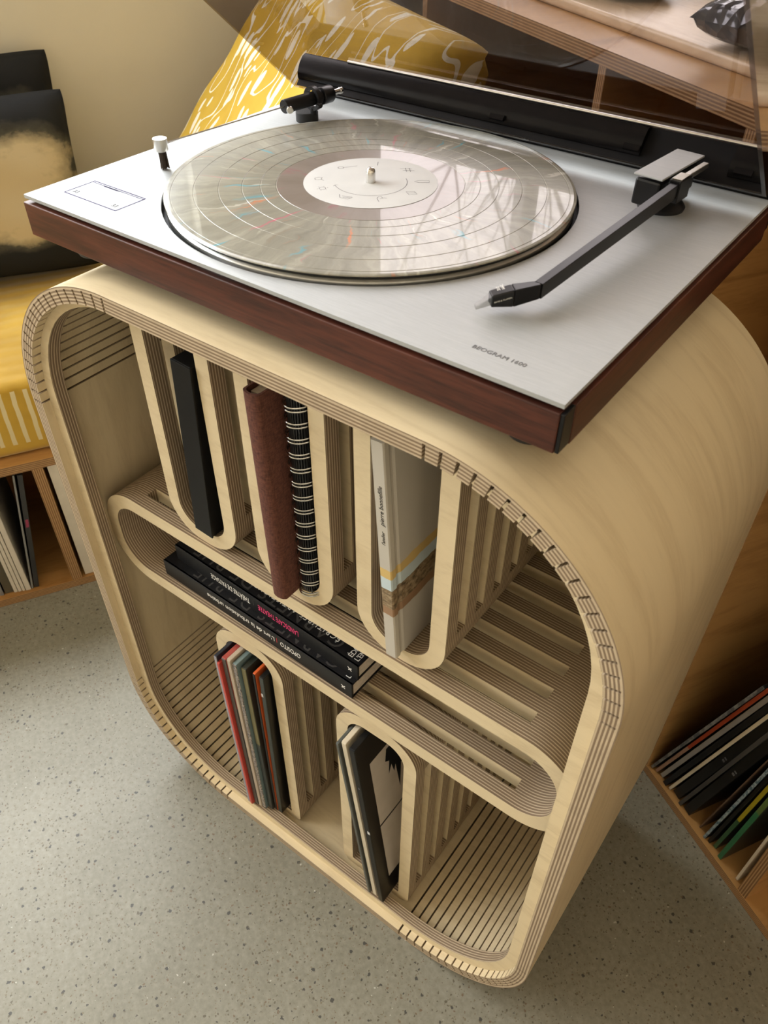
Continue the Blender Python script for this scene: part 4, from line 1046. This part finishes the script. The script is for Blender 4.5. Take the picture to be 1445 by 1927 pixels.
def yellow_print():
    m, nt, bs = new_mat('yellow_printed_cotton')
    def flat(scale, off):
        v0 = mapped(nt, scale, (0, math.radians(8), 0), off)
        nn = N(nt, 'TexNoise'); nn.inputs['Scale'].default_value = 0.8; L(nt, v0, nn.inputs['Vector'])
        ms_ = N(nt, 'VectorMath', operation='SCALE'); ms_.inputs['Scale'].default_value = 0.3; L(nt, nn.outputs['Color'], ms_.inputs[0])
        ad_ = N(nt, 'VectorMath', operation='ADD'); L(nt, v0, ad_.inputs[0]); L(nt, ms_.outputs[0], ad_.inputs[1])
        return ad_.outputs[0]
    vo = N(nt, 'TexVoronoi'); vo.inputs['Scale'].default_value = 1.0; vo.inputs['Randomness'].default_value = 0.75; L(nt, flat((52, 0.001, 17), (0, 0, 0)), vo.inputs['Vector'])
    spc = N(nt, 'SeparateColor'); L(nt, vo.outputs['Color'], spc.inputs[0])
    blob = mathn(nt, 'MULTIPLY', mathn(nt, 'LESS_THAN', vo.outputs['Distance'], 0.33), mathn(nt, 'GREATER_THAN', spc.outputs[0], 0.25))
    riv = noise(nt, flat((24, 0.001, 9), (3, 0, 5)), 1.0, 1, 0.3)
    r2 = mathn(nt, 'LESS_THAN', mathn(nt, 'ABSOLUTE', mathn(nt, 'SUBTRACT', riv, 0.5)), 0.011)
    f = mathn(nt, 'MAXIMUM', blob, r2)
    n = noise(nt, mapped(nt, (5, 5, 5)), 1.0, 4, 0.6)
    base = ramp(nt, n, [(0.35, (0.40, 0.255, 0.028)), (0.65, (0.52, 0.345, 0.050))])
    L(nt, mixc(nt, f, base, (0.66, 0.63, 0.50)), bs.inputs['Base Color'])
    bs.inputs['Roughness'].default_value = 0.85; bs.inputs['Specular IOR Level'].default_value = 0.2
    return m
M_yprint = yellow_print()
# big back cushion leaning on the unit at the end of the bench: local z runs up the slope, local x along a
sl = math.atan2(1.0, 1.19)
pm = Matrix.Rotation(-sl, 4, 'X')
pillow('back_cushion', 'large mustard yellow cushion with white brushstroke print leaning in the corner', 0.60, 0.46, 0.12, room_matrix(-0.570, 0.109, 0.614, pm), M_yprint, power=8.0, pinch=0.02, wrinkle=0.004)

# ------------------------------------------------------------------ tall plywood unit behind the cabinet
UB0, UB1, UH = 0.326, 0.776, 0.8020
UA0, UA1 = -0.985, 1.20
unit = thing('record_unit', 'waist-high plywood storage unit with open compartments behind the cabinet', 'shelving unit', (0.1, (UB0+UB1)/2, 0), in_room=True)
box('bottom_board', UA0, UA1, UB0, UB1, 0.0, PT, M_benchV, unit, 0, thin=2, edge=M_bedgeZ)
box('top_board', UA0, UA1, UB0, UB1, UH-0.0150, UH, M_benchV, unit, 0, thin=2, edge=M_bedgeZ)
for a in (-0.60, -0.1845, 0.0280, 0.1680, 0.3585, 0.75, UA1-0.014):
    box('divider_panel', a, a+0.0130, UB0+0.0005, UB1-0.012, PT, UH-0.0150, M_benchV, unit, 0, thin=0, edge=M_bedgeX)
box('back_panel', UA0, UA1, UB1-0.0118, UB1, PT, UH-0.0150, M_benchV, unit)
GU = 'record sleeves fanned in the tall unit'
def usleeve(label, a, th, b0, h, lean, mat, smat, d=0.31, prints=None):
    """Sleeve in the tall unit: spine faces -b at b0, thickness along a, lean tips the top towards +a."""
    zb = PT+0.0005
    root = thing('record_sleeve', label, 'record sleeve', (a, b0, zb), GU, in_room=True)
    M = lean_xf(a+th, zb, lean)
    box('jacket', a, a+th, b0+0.0008, b0+d, zb, zb+h, mat, root, min(0.0006, th*0.3), xf=M)
    box('spine', a+0.0001, a+th-0.0001, b0, b0+0.0012, zb+0.001, zb+h-0.001, smat, root, min(0.0004, th*0.2), xf=M)
    for p in (prints or []):
        body, size, z, mt = p
        text('spine_title', body, size, M @ Vector((a+th*0.65, b0-0.0001, zb+z)), M.to_3x3() @ Vector((0, 0, 1)), M.to_3x3() @ Vector((-1, 0, 0)), mt, root)
    return root
m_pinkish = sleeve_mat('peach_orange_spine', (0.42, 0.24, 0.16), 0.4, (0.38, 0.055, 0.015), 0.10)
m_strip = speckle_mat('grey_white_spine', (0.20, 0.19, 0.17), (0.06, 0.06, 0.06), 90)
m_bluew = speckle_mat('blue_white_spine', (0.05, 0.10, 0.13), (0.30, 0.36, 0.38), 240)
m_gyel = sleeve_mat('green_yellow_spine', (0.03, 0.11, 0.045), 0.4, (0.42, 0.36, 0.015), 0.085)
m_grn2 = sleeve_mat('green_spine', (0.025, 0.16, 0.065), 0.4, (0.10, 0.17, 0.04), 0.13)
m_greys = plain('grey_card_edge', (0.30, 0.28, 0.25), 0.4); m_dk = plain('dark_card_edge', (0.05, 0.048, 0.045), 0.4); m_brn = plain('thin_brown_card', (0.11, 0.065, 0.04), 0.6)
U = [('grey and white spined record sleeve leaning against the side panel', 0.1835, 0.0040, 15.5, s_blk, m_strip),
     ('record sleeve with peach and orange spine in the tall unit', 0.1905, 0.0045, 15.0, s_blk, m_pinkish),
     ('thick grey plastic sleeved record in the tall unit', 0.1985, 0.0060, 14.6, s_blk, m_greys),
     ('black record sleeve beside the white spined one', 0.2090, 0.0065, 14.0, s_blk, s_blk),
     ('record sleeve with a plain white spine between black sleeves', 0.2185, 0.0042, 13.6, s_blk, s_crm),
     ('wide black double record sleeve with tiny white lettering', 0.2255, 0.0120, 13.0, s_blk, s_blk),
     ('dark grey spined record sleeve beyond the wide black one', 0.2410, 0.0050, 11.9, s_blk, m_dk),
     ('glossy black record sleeve with faint lettering in the tall unit', 0.2490, 0.0120, 11.0, s_blk, s_blk),
     ('thin bent brown card inner sleeve', 0.2780, 0.0020, 7.5, m_brn, m_brn),
     ('blue and white speckled record sleeve', 0.2900, 0.0038, 6.2, s_blk, m_bluew),
     ('plain black record sleeve before the green ones', 0.2965, 0.0044, 5.5, s_blk, s_blk),
     ('green and yellow spined record sleeve', 0.3045, 0.0050, 4.8, s_grn, m_gyel),
     ('bright green spined record sleeve', 0.3170, 0.0058, 3.8, s_grn, m_grn2),
     ('upright white record sleeve against the unit divider', 0.3475, 0.0036, 0.8, s_crm, s_crm)]
for k, (lab_, a_, t_, ln, m1, m2) in enumerate(U):
    usleeve(lab_, a_, t_, UB0+0.004+0.002*(k % 3), 0.300, ln, m1, m2, prints=[('||||  |||', 0.0042, 0.14, M_ink)] if k in (5, 7) else None)

# ------------------------------------------------------------------ things on top of the unit
M_board = wood('pale_oak', (0.46, 0.33, 0.20), (0.62, 0.48, 0.32), (3, 26, 3), 0.35, 4.0)
tray = thing('oak_board', 'pale oak board with rounded front edge lying on top of the unit', 'board', (-0.25, 0.56, UH), in_room=True)
box('board_top', -0.95, 0.35, 0.385, 0.770, UH, UH+0.012, M_board, tray, 0.004, seg=3)
def hammered():
    m, nt, bs = new_mat('hammered_black_metal')
    vo = N(nt, 'TexVoronoi'); vo.inputs['Scale'].default_value = 70; L(nt, mapped(nt), vo.inputs['Vector'])
    L(nt, ramp(nt, vo.outputs['Distance'], [(0.0, (0.05, 0.05, 0.055)), (1.0, (0.09, 0.09, 0.10))]), bs.inputs['Base Color'])
    bs.inputs['Metallic'].default_value = 0.6; bs.inputs['Roughness'].default_value = 0.16
    bump(nt, bs, vo.outputs['Distance'], 1.0, 0.006); return m
M_ham = hammered()
TZ = UH+0.012
pillow('hammered_clutch', 'shiny black hammered leather clutch with pointed corner on the oak board', 0.24, 0.22, 0.045, room_matrix(-0.148+0.115, 0.376+0.125, TZ+0.024, Matrix.Rotation(math.radians(16), 4, 'Z') @ Matrix.Rotation(math.radians(90), 4, 'X')), M_ham, power=6.0, pinch=0.02, cat='clutch bag')
bag = thing('black_pouch', 'soft black leather pouch lying on the oak board', 'pouch', (-0.385, 0.462, TZ), in_room=True)
bag_m = plain('black_leather', (0.012, 0.013, 0.016), 0.35, 0, 0.3, 80, bumpy=0.2)
v, f = [], []
nu, nv = 24, 10
for j in range(nv+1):
    ph = -PI/2+PI*j/nv
    for i in range(nu):
        t = 2*PI*i/nu; cr_ = abs(math.cos(ph))**0.6
        v.append((-0.385+0.10*cr_*math.copysign(abs(math.cos(t))**0.7, math.cos(t)), 0.462+0.055*cr_*math.copysign(abs(math.sin(t))**0.7, math.sin(t)), TZ+0.020+0.020*math.sin(ph)))
for j in range(nv):
    for i in range(nu):
        a_, b_ = j*nu+i, j*nu+(i+1) % nu; f.append((a_, b_, b_+nu, a_+nu))
mesh('pouch_body', v, f, bag_m, bag, None, 60)
tube('pouch_seam', [(-0.480, 0.408, TZ+0.021), (-0.425, 0.4055, TZ+0.024), (-0.365, 0.4055, TZ+0.023), (-0.295, 0.409, TZ+0.021)], 0.0016, M_whiteink, bag, 8)

# ------------------------------------------------------------------ bare tree outside the window (seen mirrored in the record)
tree = thing('bare_tree', 'bare tree outside the window', 'tree', (-4.2, 2.5, 0), in_room=True)
M_bark = plain('grey_bark', (0.10, 0.085, 0.065), 0.9, 0, 0.3, 8)
def branch(p, d, ln, r_, depth):
    pts = [Vector(p)]; rs = [r_]
    dd = Vector(d).normalized()
    for k in range(5):
        dd = (dd+Vector((random.uniform(-.18, .18), random.uniform(-.18, .18), random.uniform(-.08, .16)))).normalized()
        pts.append(pts[-1]+dd*ln/5); rs.append(r_*(1-0.13*(k+1)))
    tube('trunk' if depth == 0 else 'branch', pts, rs, M_bark, tree, 6)
    if depth < 3:
        for k in range(4 if depth else 7):
            i = random.randint(2, 5)
            nd = (dd+Vector((random.uniform(-.9, .9), random.uniform(-.9, .9), random.uniform(-.3, .5)))).normalized()
            branch(pts[i], nd, ln*random.uniform(0.55, 0.8), rs[i]*0.62, depth+1)
branch((-4.2, 2.5, 0), (0.05, 0.02, 1), 2.3, 0.095, 0)
